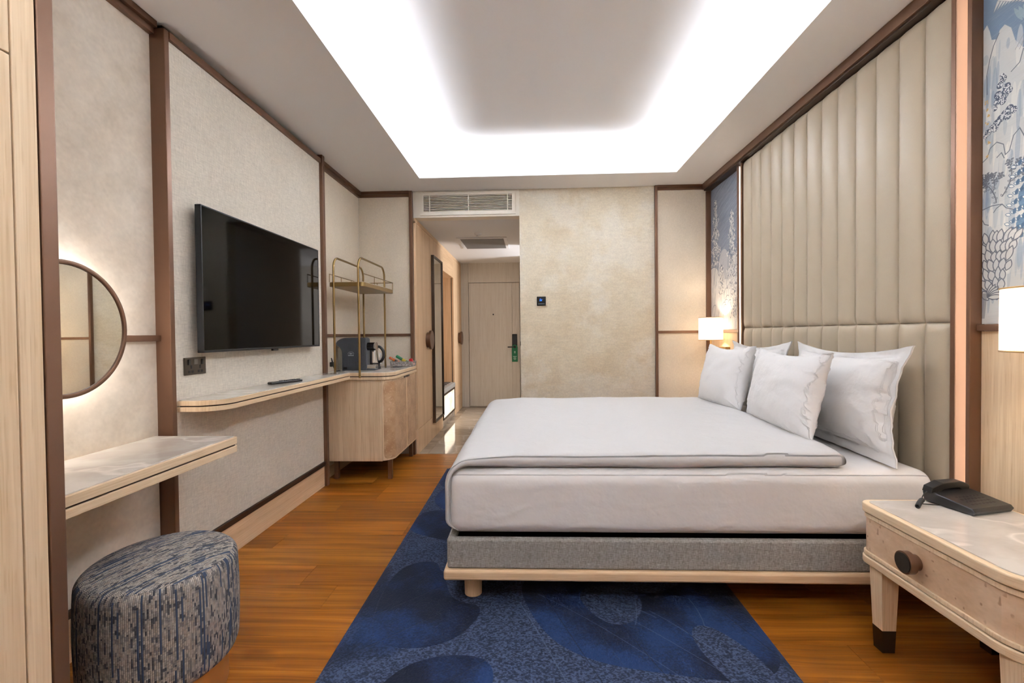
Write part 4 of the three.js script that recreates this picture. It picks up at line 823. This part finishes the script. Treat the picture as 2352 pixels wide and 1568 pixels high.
// pillows: w wide (local x), h tall (local y), t thick (local z); ear = corner pull, flange = flat border
function pillowGeo(w, h, t, ear, flange, seed) {
  const N = 72, pos = [], idx = [];
  const P = (u, v, sgn) => {
    const iu = 1 - flange / (w / 2), iv = 1 - flange / (h / 2), cu = sat(1 - Math.abs(u) / iu), cvv = sat(1 - Math.abs(v) / iv);
    const f = Math.pow(sat(1 - Math.pow(Math.min(1, Math.abs(u) / iu), 2.6)), 0.55) * Math.pow(sat(1 - Math.pow(Math.min(1, Math.abs(v) / iv), 2.6)), 0.55);
    const x = w / 2 * u * (1 - ear * (1 - v * v) * u * u), y = h / 2 * v * (1 - ear * (v > 0 ? 1.25 : 0.05) * (1 - u * u) * v * v);
    const edge = 1 - Math.min(1, f * 1.4), wk = perlin.noise(u * 3 + seed, v * 3, sgn * 3) * 0.007 + Math.max(0, wr(u * 1.6 + seed, v * 1.6 + u * 0.8, sgn, 2.4) - 0.78) * 0.06 * edge * (f > 0.02 ? 1 : 0.2);
    const fl = flange > 0 ? (perlin.noise(u * 4 + seed, v * 4, 8) * 0.012 + perlin.noise(u * 9, v * 9 + seed, 2) * 0.004) * edge : 0;
    void cu; void cvv; return [x, y, sgn * (0.0035 + t / 2 * f) + wk * sgn * (f > 0.01 ? 1 : 0) + fl];
  };
  for (const s of [1, -1]) for (let j = 0; j <= N; j++) for (let i = 0; i <= N; i++) { const e = k => { const q = k / N * 2 - 1; return Math.sign(q) * (1 - (1 - Math.abs(q)) ** 1.35); }; pos.push(...P(e(i), e(j), s)); }
  const S = (N + 1) * (N + 1), A = (i, j, k) => k * S + j * (N + 1) + i;
  for (let j = 0; j < N; j++) for (let i = 0; i < N; i++) { idx.push(A(i, j, 0), A(i + 1, j, 0), A(i, j + 1, 0), A(i + 1, j, 0), A(i + 1, j + 1, 0), A(i, j + 1, 0)); idx.push(A(i, j, 1), A(i, j + 1, 1), A(i + 1, j, 1), A(i + 1, j, 1), A(i, j + 1, 1), A(i + 1, j + 1, 1)); }
  for (let i = 0; i < N; i++) { idx.push(A(i, 0, 0), A(i, 0, 1), A(i + 1, 0, 0), A(i + 1, 0, 0), A(i, 0, 1), A(i + 1, 0, 1)); idx.push(A(i, N, 0), A(i + 1, N, 0), A(i, N, 1), A(i + 1, N, 0), A(i + 1, N, 1), A(i, N, 1)); idx.push(A(0, i, 0), A(0, i + 1, 0), A(0, i, 1), A(0, i + 1, 0), A(0, i + 1, 1), A(0, i, 1)); idx.push(A(N, i, 0), A(N, i, 1), A(N, i + 1, 0), A(N, i + 1, 0), A(N, i, 1), A(N, i + 1, 1)); }
  const g = new THREE.BufferGeometry(); g.setAttribute('position', new THREE.Float32BufferAttribute(pos, 3)); g.setIndex(idx); g.computeVertexNormals(); return metreUV(g, 'y');
}
{
  // place by the middle of the lower edge; yaw turns the face from the foot of the bed, lean tips the top to the headboard
  const pillow = (name, label, dims, base, yaw, lean, roll, seed) => {
    const p = thing(name, label, 'pillow', base, 0, 'white pillows on the bed'); p.rotation.order = 'YXZ'; p.rotation.set(-lean, -Math.PI / 2 + yaw, roll);
    const g = pillowGeo(...dims, seed); g.translate(0, dims[1] / 2 - 0.01, 0); part(p, 'case', g, M.pillowcase);
  };
  pillow('large_pillow', 'large white flanged pillow at the near side of the headboard', [0.97, 0.53, 0.19, 0.15, 0.05], [1.585, 0.634, -2.5], -0.07, 0.13, 0.0, 3.1);
  pillow('large_pillow', 'large white flanged pillow leaning at the far side of the headboard', [0.8, 0.53, 0.18, 0.15, 0.045], [1.585, 0.634, -3.42], 0.03, 0.15, 0.01, 7.7);
  pillow('small_pillow', 'smaller white pillow propped in front of the near large pillow', [0.76, 0.43, 0.17, 0.13, 0], [1.345, 0.703, -2.6], -0.06, 0.22, 0.0, 11.3);
  pillow('small_pillow', 'smaller white pillow propped at the far side towards the wall lamp', [0.66, 0.44, 0.17, 0.13, 0], [1.34, 0.703, -3.37], 0.05, 0.24, 0.0, 17.9);
}
// headboard
{
  const h = thing('headboard', 'tall channel-tufted beige leather headboard behind the bed', 'headboard');
  const z0 = -3.87, z1 = -1.988, n = 13, w = (z1 - z0) / n, x = 1.764;
  part(h, 'board', box(x, 1.7995, 0.15, 2.599, -3.893, -1.9665), M.copper);
  part(h, 'edge_trim', rbox(1.739, 1.763, 0.15, 2.599, -1.987, -1.9665, 0.002), M.bronze);
  part(h, 'groove_liner', box(1.741, 1.7995, 0.15, 2.599, -1.9662, -1.962), M.copper);
  part(h, 'edge_trim', rbox(1.739, 1.763, 0.15, 2.599, -3.893, -3.871, 0.002), M.bronze);
  const pad = (hgt, seed) => {
    const nx = 14, ny = 40, pos = [], idx = [], uv = [];
    for (let j = 0; j <= ny; j++) for (let i = 0; i <= nx; i++) {
      const q = i / nx * 2 - 1, t = Math.sign(q) * (1 - (1 - Math.abs(q)) ** 1.4), ee = j / ny, yy = ee < 0.25 ? (ee / 0.25) ** 1.6 * 0.1 : ee > 0.75 ? hgt - ((1 - ee) / 0.25) ** 1.6 * 0.1 : 0.1 + (hgt - 0.2) * (ee - 0.25) / 0.5;
      const d = Math.min(yy, hgt - yy), v = Math.min(1, d / 0.05), b = 0.027 * Math.pow(1 - Math.pow(Math.abs(t), 2.6), 0.6) * Math.sqrt(1 - (1 - v) ** 2);
      const crease = 0.0015 * Math.exp(-d / 0.06) * Math.sin(t * 9 + seed) * (1 - Math.abs(t));
      pos.push(-b - crease, yy, t * w / 2 * (1 - 0.012 * Math.exp(-d / 0.03))); uv.push(t * w / 2, yy);
    }
    for (let j = 0; j < ny; j++) for (let i = 0; i < nx; i++) { const a = j * (nx + 1) + i; idx.push(a, a + 1, a + nx + 1, a + 1, a + nx + 2, a + nx + 1); }
    const g = new THREE.BufferGeometry(); g.setAttribute('position', new THREE.Float32BufferAttribute(pos, 3)); g.setAttribute('uv', new THREE.Float32BufferAttribute(uv, 2)); g.setIndex(idx); g.computeVertexNormals(); return g;
  };
  const seamY = 1.245, lower = [pad(seamY - 0.2, 1), pad(seamY - 0.2, 4)], upper = [pad(2.598 - seamY, 2), pad(2.598 - seamY, 5)];
  for (let i = 0; i < n; i++) { const z = z0 + w * (i + 0.5); part(h, 'lower_pad', lower[i % 2], M.leather, [x, 0.2, z]); part(h, 'upper_pad', upper[i % 2], M.leather, [x, seamY, z]); }
}
// light strips in the grooves beside the headboard
{
  const em = mat({ color: 0xffffff, emissive: 0xfff4ea, emissiveIntensity: 0.55, roughness: 0.5 });
  const f = thing('light_strip', 'bright vertical light strip in the groove at far headboard edge', 'light');
  part(f, 'profile', box(1.752, 1.7985, 0.3, 2.597, -3.9515, -3.948), M.paint); part(f, 'diffuser', box(1.756, 1.7985, 0.31, 2.59, -3.948, -3.945), em);
  areaLight(0xfff4ea, 1.5, 0.034, 2.2, [1.776, 1.45, -3.942], [0, Math.PI, 0]);
  const n = thing('light_strip', 'vertical light strip in the copper groove at near headboard edge', 'light');
  part(n, 'profile', box(1.752, 1.7985, 0.3, 2.597, -1.926, -1.9225), M.paint); part(n, 'diffuser', box(1.756, 1.7985, 0.31, 2.59, -1.929, -1.926), em);
  areaLight(0xfff4ea, 0.35, 0.034, 2.2, [1.776, 1.45, -1.932], [0, 0, 0]);
}

// ================================================================== printed wall coverings beside the headboard
function canvasTex(w, h, draw) { const cv = document.createElement('canvas'); cv.width = w; cv.height = h; const q = cv.getContext('2d'); draw(q, w, h); const t = new THREE.CanvasTexture(cv); t.colorSpace = THREE.SRGBColorSpace; return t; }
function strokes(q, r, w, h, n, col, slope, len, lw) { q.strokeStyle = col; q.lineWidth = lw; for (let i = 0; i < n; i++) { const x = r() * w, y = r() * h, l = len * (0.4 + r()); q.beginPath(); q.moveTo(x, y); q.lineTo(x + l, y - l * slope); q.stroke(); } }
function leaf(q, x, y, a, l, wd, fill, line, lw = 1.5) { q.save(); q.translate(x, y); q.rotate(a); q.beginPath(); q.moveTo(0, 0); q.quadraticCurveTo(wd, -l * 0.5, 0, -l); q.quadraticCurveTo(-wd, -l * 0.5, 0, 0); if (fill) { q.fillStyle = fill; q.fill(); } if (line) { q.strokeStyle = line; q.lineWidth = lw; q.stroke(); } q.restore(); }
// near print: 0.95 m wide, 1.37 m high; drawn in units of 1/600 m from its upper left corner
const artNear = canvasTex(950, 1370, (q, w, h) => {
  const r = rng(77), K = 1.81; q.fillStyle = '#6f8296'; q.fillRect(0, 0, w, h);
  strokes(q, r, w, h, 900, 'rgba(160,180,198,0.16)', 0.45, 90, 2); strokes(q, r, w, h, 500, 'rgba(70,88,110,0.16)', 0.45, 90, 2);
  q.save(); q.scale(K, K);                       // units: about 1.81 mm
  const poly = (pts, f, s, lw) => { q.beginPath(); pts.forEach((p, i) => i ? q.lineTo(p[0], p[1]) : q.moveTo(p[0], p[1])); q.closePath(); if (f) { q.fillStyle = f; q.fill(); } if (s) { q.strokeStyle = s; q.lineWidth = lw; q.stroke(); } };
  const cliff = (pts) => { poly(pts.concat([[530, 760], [-5, 760]]), '#cbcdca'); };
  cliff([[-5, 125], [8, 112], [14, 130], [18, 150], [28, 155], [35, 140], [45, 135], [58, 150], [66, 180], [82, 205], [95, 175], [110, 150], [130, 160], [150, 215], [190, 170], [230, 140], [270, 200], [320, 160], [380, 220], [440, 170], [530, 230]]);
  for (let i = 0; i < 420; i++) { const x = r() * 520, y = 160 + r() * 560, l = 20 + r() * 70; q.fillStyle = ['rgba(104,126,150,0.34)', 'rgba(138,156,170,0.34)', 'rgba(236,234,226,0.5)'][i % 3]; q.beginPath(); q.ellipse(x, y, 2 + r() * 5, l / 2, 0.05, 0, 7); q.fill(); }
  q.strokeStyle = '#4d5560'; q.lineWidth = 1.6; const line = pts => { q.beginPath(); pts.forEach((p, i) => i ? q.lineTo(p[0], p[1]) : q.moveTo(p[0], p[1])); q.stroke(); };
  line([[34, 145], [22, 165], [14, 190], [8, 220], [9, 262]]); line([[82, 206], [75, 230], [58, 240]]); line([[150, 215], [140, 260], [120, 300]]);
  line([[-2, 405], [10, 398], [16, 380], [30, 372], [44, 382], [48, 405], [56, 400], [64, 372], [76, 362], [86, 385], [88, 410], [80, 440]]);
  line([[30, 405], [40, 398], [46, 412]]); line([[-2, 508], [20, 504], [42, 506], [50, 516], [66, 524]]); line([[42, 506], [30, 512], [24, 520]]); line([[0, 530], [5, 540], [14, 544]]);
  // dotted shrubs
  const shrub = (cx, cy, pts) => { for (const [x, y, s] of pts) { q.fillStyle = '#3d4656'; q.beginPath(); q.arc(cx + x, cy + y, s, 0, 7); q.fill(); } for (const [x, y, s] of pts) for (let k = 0; k < s * 2.6; k++) { const a = r() * 7, d = Math.sqrt(r()) * (s - 1); q.fillStyle = '#e2e3e0'; q.beginPath(); q.ellipse(cx + x + Math.cos(a) * d, cy + y + Math.sin(a) * d, 1.3, 1.0, a, 0, 7); q.fill(); } };
  shrub(40, 270, [[0, -32, 5], [3, -24, 7], [-4, -14, 7], [10, -4, 8], [-8, 4, 8], [4, 10, 10], [16, 6, 6], [-10, 18, 7], [2, 22, 7], [-14, 30, 5]]);
  shrub(38, 328, [[18, -14, 8], [26, -8, 7], [8, -8, 8], [0, -2, 8], [-8, 4, 8], [-18, 10, 7], [-26, 16, 7], [-32, 22, 5], [-12, 14, 7], [14, 0, 7]]);
  shrub(200, 330, [[0, 0, 20], [24, 8, 18], [-22, 10, 16], [4, 22, 18]]); shrub(320, 300, [[0, 0, 20], [24, 8, 18], [-22, 10, 16], [4, 22, 18]]);
  for (const [x, y] of [[4, 275], [6, 290], [10, 305], [6, 320], [12, 362], [6, 392]]) { q.fillStyle = '#c8a468'; for (let k = 0; k < 4; k++) { q.beginPath(); q.arc(x + r() * 6, y + r() * 6, 1.6, 0, 7); q.fill(); } }
  // small leafy trees
  const twig = (x, y, a, l, d, c) => { const x2 = x + Math.sin(a) * l, y2 = y - Math.cos(a) * l; q.strokeStyle = c; q.lineWidth = 0.6 + d * 0.6; q.beginPath(); q.moveTo(x, y); q.quadraticCurveTo((x + x2) / 2 + 3, (y + y2) / 2, x2, y2); q.stroke(); if (d > 0) { twig(x2, y2, a - 0.5 + r() * 0.2, l * 0.72, d - 1, c); twig(x2, y2, a + 0.45 + r() * 0.2, l * 0.72, d - 1, c); } for (let k = 0; k < 4; k++) leaf(q, x + (x2 - x) * k / 4, y + (y2 - y) * k / 4, a + (k % 2 ? 1 : -1), 6, 3, d < 2 ? '#6b7078' : null, '#4d525c', 0.8); };
  twig(30, 500, -0.3, 26, 3, '#5a5f68'); twig(42, 490, 0.55, 30, 3, '#5a5f68'); twig(8, 470, -0.2, 18, 2, '#5a5f68'); twig(160, 470, 0.2, 34, 3, '#5a5f68'); twig(260, 520, -0.2, 34, 3, '#5a5f68');
  // blue foliage at the right
  q.fillStyle = '#5d7a94'; q.beginPath(); q.ellipse(100, 500, 26, 34, 0.2, 0, 7); q.fill(); q.beginPath(); q.ellipse(92, 555, 22, 14, 0, 0, 7); q.fill();
  for (let k = 0; k < 9; k++) { const bx = 104 - k * 2, by = 430 + k * 19; for (let j = 0; j < 7; j++) leaf(q, bx - 4 - j * 5, by + j * 1.5, -1.2 + (j % 2) * 1.5, 12, 6, j % 2 ? '#3f5a74' : '#e6e7e2', '#45617c', 1); for (let j = 0; j < 6; j++) leaf(q, bx + 6 + j * 6, by + j, 1.2 - (j % 2) * 1.5, 12, 6, j % 2 ? '#47647f' : '#e6e7e2', '#45617c', 1); }
  // artichoke plant at the lower left
  for (let row = 0; row < 7; row++) for (let k = 0; k < 9 - row; k++) { const y = 600 + (6 - row) * -4 + row * 16 - 6, x = -6 + k * 9 + row * 3.5 - 4 + (row % 2) * 2; leaf(q, x + r() * 4, y + 16, (k - 3.2) * 0.17 + (r() - 0.5) * 0.3, 22 + r() * 10, 12 + r() * 4, '#cfcfcb', '#565a64', 1.9); }
  for (let k = 0; k < 6; k++) leaf(q, 12, 700, 0.3 + k * 0.25, 32, 10, '#d2d2cd', '#565a64', 1.8);
  q.fillStyle = 'rgba(120,120,124,0.6)'; q.beginPath(); q.moveTo(0, 690); q.lineTo(12, 690); q.lineTo(6, 745); q.lineTo(0, 745); q.fill();
  // crane wing
  q.save(); q.translate(18, 92);
  for (let k = 0; k < 12; k++) { q.save(); q.rotate(-0.52 + k * 0.055); leaf(q, 0 + k * 7, 6 + k * 2.2, 1.06 + k * 0.1, 74 - k * 2, 9, '#dcdcd6', 'rgba(110,116,124,0.7)', 0.9); q.restore(); }
  for (let k = 0; k < 8; k++) leaf(q, 62 + k * 7, 58 + k * 3, 2.7 + k * 0.05, -40, 8, 'rgba(150,168,176,0.9)', null); q.restore();
  poly([[30, 76], [60, 58], [110, 56], [180, 70], [260, 95], [280, 110], [230, 118], [150, 112], [90, 104], [56, 96]], '#dfdfd9', 'rgba(110,116,124,0.5)', 0.8);
  strokes(q, r, 120, 40, 0, '#888', 0, 1, 1); line([[104, 130], [88, 170], [66, 200]]); line([[108, 130], [94, 170], [74, 204]]);
  q.restore();
  strokes(q, r, w, h, 700, 'rgba(255,255,255,0.10)', 0.1, 80, 2); strokes(q, r, w, h, 500, 'rgba(90,100,110,0.07)', 0.1, 80, 2);
});
// far print: 0.67 m wide, 1.36 m high
const artFar = canvasTex(670, 1360, (q, w, h) => {
  const r = rng(99); q.fillStyle = '#7e8490'; q.fillRect(0, 0, w, h); strokes(q, r, w, 700, 500, 'rgba(170,178,190,0.15)', 0.35, 120, 4); strokes(q, r, w, 700, 300, 'rgba(80,86,98,0.2)', 0.35, 120, 4);
  const hill = (x, y, rw, rh, c) => { q.fillStyle = c; q.beginPath(); q.moveTo(x - rw, h); q.bezierCurveTo(x - rw, y + rh * 0.2, x - rw * 0.5, y, x, y); q.bezierCurveTo(x + rw * 0.5, y, x + rw, y + rh * 0.2, x + rw, h); q.fill(); };
  q.fillStyle = '#c9c7c3'; q.fillRect(0, 900, w, h - 900); hill(300, 620, 170, 500, '#b3b2b4'); hill(60, 760, 220, 500, '#d2cfc9'); hill(560, 700, 200, 500, '#c2c0c0'); hill(330, 900, 240, 400, '#d8d5cf'); hill(120, 980, 200, 300, '#cfccc8');
  for (let i = 0; i < 260; i++) { const x = r() * w, y = 720 + r() * 620; q.fillStyle = ['rgba(120,126,136,0.3)', 'rgba(235,232,226,0.4)', 'rgba(150,150,156,0.3)'][i % 3]; q.beginPath(); q.ellipse(x, y, 3 + r() * 6, 20 + r() * 50, 0.1, 0, 7); q.fill(); }
  // tall leafy trees: pale leaves with dark gaps
  const tree = (cx, top, bot, wd) => { for (let i = 0; i < 620; i++) { const t = r(), y = top + (bot - top) * t, half = wd * Math.pow(t, 0.55) * (0.75 + 0.35 * Math.sin(t * 26)), x = cx + (r() * 2 - 1) * half; leaf(q, x, y, (r() - 0.5) * 2, 20 + r() * 16, 7 + r() * 4, r() > 0.22 ? ['#dcd8d0', '#cfcbc4', '#e4e0d8'][i % 3] : '#5a606c', r() > 0.6 ? 'rgba(80,86,98,0.6)' : null, 1.2); } };
  tree(110, 140, 760, 120); tree(470, 330, 1000, 130); tree(610, 560, 1100, 90); tree(250, 780, 1040, 90); tree(520, 980, 1260, 120);
  q.strokeStyle = '#565c68'; q.lineWidth = 4; for (let k = 0; k < 9; k++) { const x = 40 + r() * 600, y = 980 + r() * 220; q.beginPath(); q.moveTo(x, y + 90); q.bezierCurveTo(x - 30, y + 20, x + 30, y - 30, x + 70, y); q.stroke(); }
  strokes(q, r, w, h, 600, 'rgba(255,255,255,0.09)', 0.3, 90, 3);
});
function uvRect(g) { return g; }
{
  const n = thing('printed_panel', 'blue and cream printed panel with crane and cliffs at right edge', 'wall art', [1.7995, 1.9195, -1.4275], -Math.PI / 2);
  part(n, 'backing', box(-0.4745, 0.4745, -0.684, 0.679, 0.0, 0.012), M.paper);
  part(n, 'print', uvRect(new THREE.PlaneGeometry(0.949, 1.363)), mat({ map: artNear, roughness: 0.75, bumpMap: T.linenBump, bumpScale: 0.0002 }), [0, -0.0025, 0.0125]);
  const f = thing('printed_panel', 'grey-blue printed panel with pale trees beside the far lamp', 'wall art', [1.7995, 1.9195, -4.3045], -Math.PI / 2);
  part(f, 'backing', box(-0.3315, 0.3315, -0.684, 0.679, 0.0, 0.012), M.paper);
  part(f, 'print', uvRect(new THREE.PlaneGeometry(0.663, 1.363)), mat({ map: artFar, roughness: 0.75, bumpMap: T.linenBump, bumpScale: 0.0002 }), [0, -0.0025, 0.0125]);
}
// ================================================================== wall lamps
const LAMP = 0.3;
function sconce(label, x, y, z, side) {
  const l = thing('wall_lamp', label, 'lamp', [x, y, z], 0, 'brass wall lamps by the bed');
  const R = 0.104, H = 0.205, sh = new THREE.CylinderGeometry(R, R * 1.01, H, 64, 1, true);
  { const p = sh.attributes.position, uv = sh.attributes.uv; for (let i = 0; i < p.count; i++) uv.setXY(i, uv.getX(i) * 2 * Math.PI * R, p.getY(i)); }
  part(l, 'shade', sh, mat({ map: T.shade, roughness: 0.95, transmission: 0.32, thickness: 0, side: THREE.DoubleSide }));
  const rim = new THREE.TorusGeometry(R, 0.0028, 8, 64); rim.rotateX(Math.PI / 2);
  part(l, 'rim', rim, M.brassBright, [0, H / 2, 0]); part(l, 'rim', rim, M.brassBright, [0, -H / 2, 0]);
  part(l, 'stem', cyl(0.008, 0.008, 0.2, [0, -0.14, 0]), M.brassBright);
  part(l, 'arm', tube([[0, -0.225, 0], [0.04, -0.225, side * 0.005], [1.765 - x, -0.225, side * 0.03]], 0.009, 16, 12), M.brassBright);
  part(l, 'wall_box', rbox(1.745 - x, 1.786 - x, -0.3, -0.165, side * 0.03 - 0.075, side * 0.03 + 0.075, 0.003), M.brassBright);
  part(l, 'spider', merge([0, 1, 2].map(i => { const a = i * 2.094; return tube([[0, H / 2 - 0.02, 0], [R * 0.5 * Math.cos(a), H / 2 - 0.02, R * 0.5 * Math.sin(a)], [R * Math.cos(a), H / 2 - 0.02, R * Math.sin(a)]], 0.0018, 6, 6); })), M.brassBright);
  part(l, 'socket', cyl(0.016, 0.016, 0.04, [0, -0.045, 0]), M.brassBright);
  const bulb = new THREE.SphereGeometry(0.03, 24, 16); part(l, 'bulb', bulb, mat({ color: 0xffffff, emissive: 0xffe6cc, emissiveIntensity: 4, roughness: 0.5 }), [0, 0.005, 0]);
  const p = new THREE.PointLight(0xffe6cc, LAMP); p.position.set(x, y + 0.005, z); p.shadow.radius = 1.4; p.castShadow = true; scene.add(p);
}

sconce('brass wall lamp with drum shade lit beside the far end of bed', 1.655, 1.245, -4.31, 1);
sconce('brass wall lamp with linen drum shade at the right edge', 1.635, 1.245, -1.53, -1);

// ================================================================== nightstand and telephone
{
  const n = thing('nightstand', 'pale wood nightstand with stone top and round bronze knob', 'nightstand');
  const plan = [[1.283, 1.868, 0.045], [1.7715, 1.868], [1.7715, 1.225], [1.283, 1.225, 0.11]];
  part(n, 'top_board', slab(plan, 0.515, 0.548, 0, 0.004, 'z'), M.oak);
  part(n, 'stone_top', slab(plan, 0.547, 0.5525, 0.022, 0.002, 'z'), M.marble);
  part(n, 'groove', slab(plan, 0.511, 0.515, 0.012, 0, 'z'), M.bronzeDark);
  part(n, 'upper_band', slab(plan, 0.494, 0.511, 0.007, 0.002, 'y'), M.oak);
  const dr = part(n, 'drawer', slab(plan, 0.365, 0.494, 0.012, 0, 'y'), M.burl); dr.userData.label = 'bird-eye maple drawer front';
  part(n, 'lower_band', slab(plan, 0.35, 0.365, 0.005, 0.002, 'y'), M.oak);
  part(n, 'groove', slab(plan, 0.3465, 0.35, 0.012, 0, 'z'), M.bronzeDark);
  part(n, 'bottom_board', slab(plan, 0.318, 0.3465, 0.001, 0.004, 'z'), M.oak);
  part(dr, 'knob', merge([cyl(0.026, 0.026, 0.03, [1.281, 0.43, -1.6], 'x', 32), cyl(0.037, 0.037, 0.022, [1.262, 0.43, -1.6], 'x', 48)]), M.bronze);
  part(dr, 'knob_inlay', cyl(0.032, 0.032, 0.004, [1.2505, 0.43, -1.6], 'x', 48), mat({ color: 0x231c17, roughness: 0.3 }));
  for (const [x, z] of [[1.335, -1.795], [1.335, -1.3], [1.73, -1.795], [1.73, -1.3]]) {
    const top = 0.032, bot = 0.0225, leg = (y0, y1, r0, r1) => { const g = new THREE.CylinderGeometry(r1 * 1.414, r0 * 1.414, y1 - y0, 4, 1).toNonIndexed(); g.rotateY(Math.PI / 4); g.translate(x, (y0 + y1) / 2, z); g.computeVertexNormals(); return metreUV(g, 'y'); };
    const k = 0.085 / 0.318, mid = bot + (top - bot) * k; const l = part(n, 'leg', leg(0.085, 0.3175, mid, top), M.oak); part(l, 'shoe', leg(0, 0.085, bot, mid + 0.0004), M.darkFoot);
  }
}
{
  const Y = 0.5525, t = thing('telephone', 'black desk telephone with coiled cord on the nightstand', 'telephone', [1.63, Y, -1.79], 0.26); t.scale.setScalar(0.9);
  // wedge base: low front edge towards the viewer
  const s = new THREE.Shape(); s.moveTo(-0.085, 0.004); s.lineTo(0.085, 0.0); s.lineTo(0.092, 0.012); s.lineTo(0.085, 0.02); s.lineTo(-0.08, 0.044); s.lineTo(-0.09, 0.036); s.closePath();
  const g = new THREE.ExtrudeGeometry(s, { depth: 0.2, bevelEnabled: true, bevelThickness: 0.006, bevelSize: 0.004, bevelSegments: 3 }); g.rotateY(-Math.PI / 2); g.translate(0.1, 0.004, 0);
  part(t, 'base', g, mat({ color: 0x202022, roughness: 0.3 }));
  const slope = Math.atan2(0.024, 0.165), top = z => 0.032 - z * Math.tan(slope) + 0.006;
  const key = new RoundedBoxGeometry(0.013, 0.005, 0.0085, 2, 0.002);
  for (let j = 0; j < 4; j++) for (let i = 0; i < 7; i++) { const z = 0.0 + j * 0.019; part(t, 'key', key, M.black, [-0.055 + i * 0.019, top(z) + 0.001, z], [slope, 0, 0]); }
  for (let i = 0; i < 9; i++) part(t, 'speaker_slot', new THREE.BoxGeometry(0.003, 0.002, 0.02), M.blackMatte, [-0.035 + i * 0.008, top(-0.022), -0.022], [slope, 0, 0]);
  // handset lying across the back
  const h = new THREE.Shape(); h.moveTo(-0.105, 0.0); h.lineTo(-0.062, -0.002); h.quadraticCurveTo(-0.05, 0.012, -0.03, 0.014); h.lineTo(0.04, 0.014); h.quadraticCurveTo(0.056, 0.01, 0.062, -0.006); h.lineTo(0.102, -0.012); h.lineTo(0.1, 0.012); h.quadraticCurveTo(0.08, 0.028, 0.05, 0.032); h.lineTo(-0.05, 0.034); h.lineTo(-0.1, 0.018); h.closePath();
  const hg = new THREE.ExtrudeGeometry(h, { depth: 0.028, bevelEnabled: true, bevelThickness: 0.005, bevelSize: 0.004, bevelSegments: 3, curveSegments: 8 });
  part(t, 'handset', hg, mat({ color: 0x141415, roughness: 0.35 }), [-0.005, 0.05, -0.085], [0.1, 0, 0]);
  const pts = []; const N = 24; for (let i = 0; i <= N * 10; i++) { const u = i / (N * 10), a = u * N * Math.PI * 2, r = 0.0075; const cx = -0.16 - u * 0.065, cz = -0.055 + u * 0.03, cy = 0.02 - u * 0.011 + Math.sin(u * 3.1) * 0.004; pts.push(new THREE.Vector3(cx + Math.sin(a) * 0.002, cy + r * Math.cos(a), cz + r * Math.sin(a))); }
  const coil = new THREE.TubeGeometry(new THREE.CatmullRomCurve3(pts), N * 12, 0.0022, 6);
  part(t, 'cord', merge([coil, tube([[-0.1, 0.05, -0.07], [-0.125, 0.045, -0.068], [-0.15, 0.034, -0.06], [-0.16, 0.03, -0.055]], 0.0022, 20, 6), tube([[-0.09, 0.01, -0.02], [-0.11, 0.004, -0.03], [-0.14, 0.0035, -0.045], [-0.17, 0.0035, -0.06]], 0.002, 20, 6)]), M.black);
}
// plugs low on the right wall under the nightstand
for (const [z, x, d, w, l] of [[-1.86, 1.772, 0.03, 0.045, 'black power adapter on the baseboard, nearer the bed'], [-1.71, 1.772, 0.07, 0.05, 'larger black power adapter on the baseboard under the nightstand']]) {
  const p = thing('power_adapter', l, 'plug', [x, 0.075, z], 0, 'adapters under the nightstand');
  part(p, 'body', rbox(-d, -0.004, -0.05, 0.05, -w / 2, w / 2, 0.008, 'y', 3), M.black); part(p, 'plate', rbox(-0.006, -0.0005, -0.04, 0.04, -0.04, 0.04, 0.002), mat({ color: 0x241d18, roughness: 0.5 }));
}

renderer.render(scene, camera);
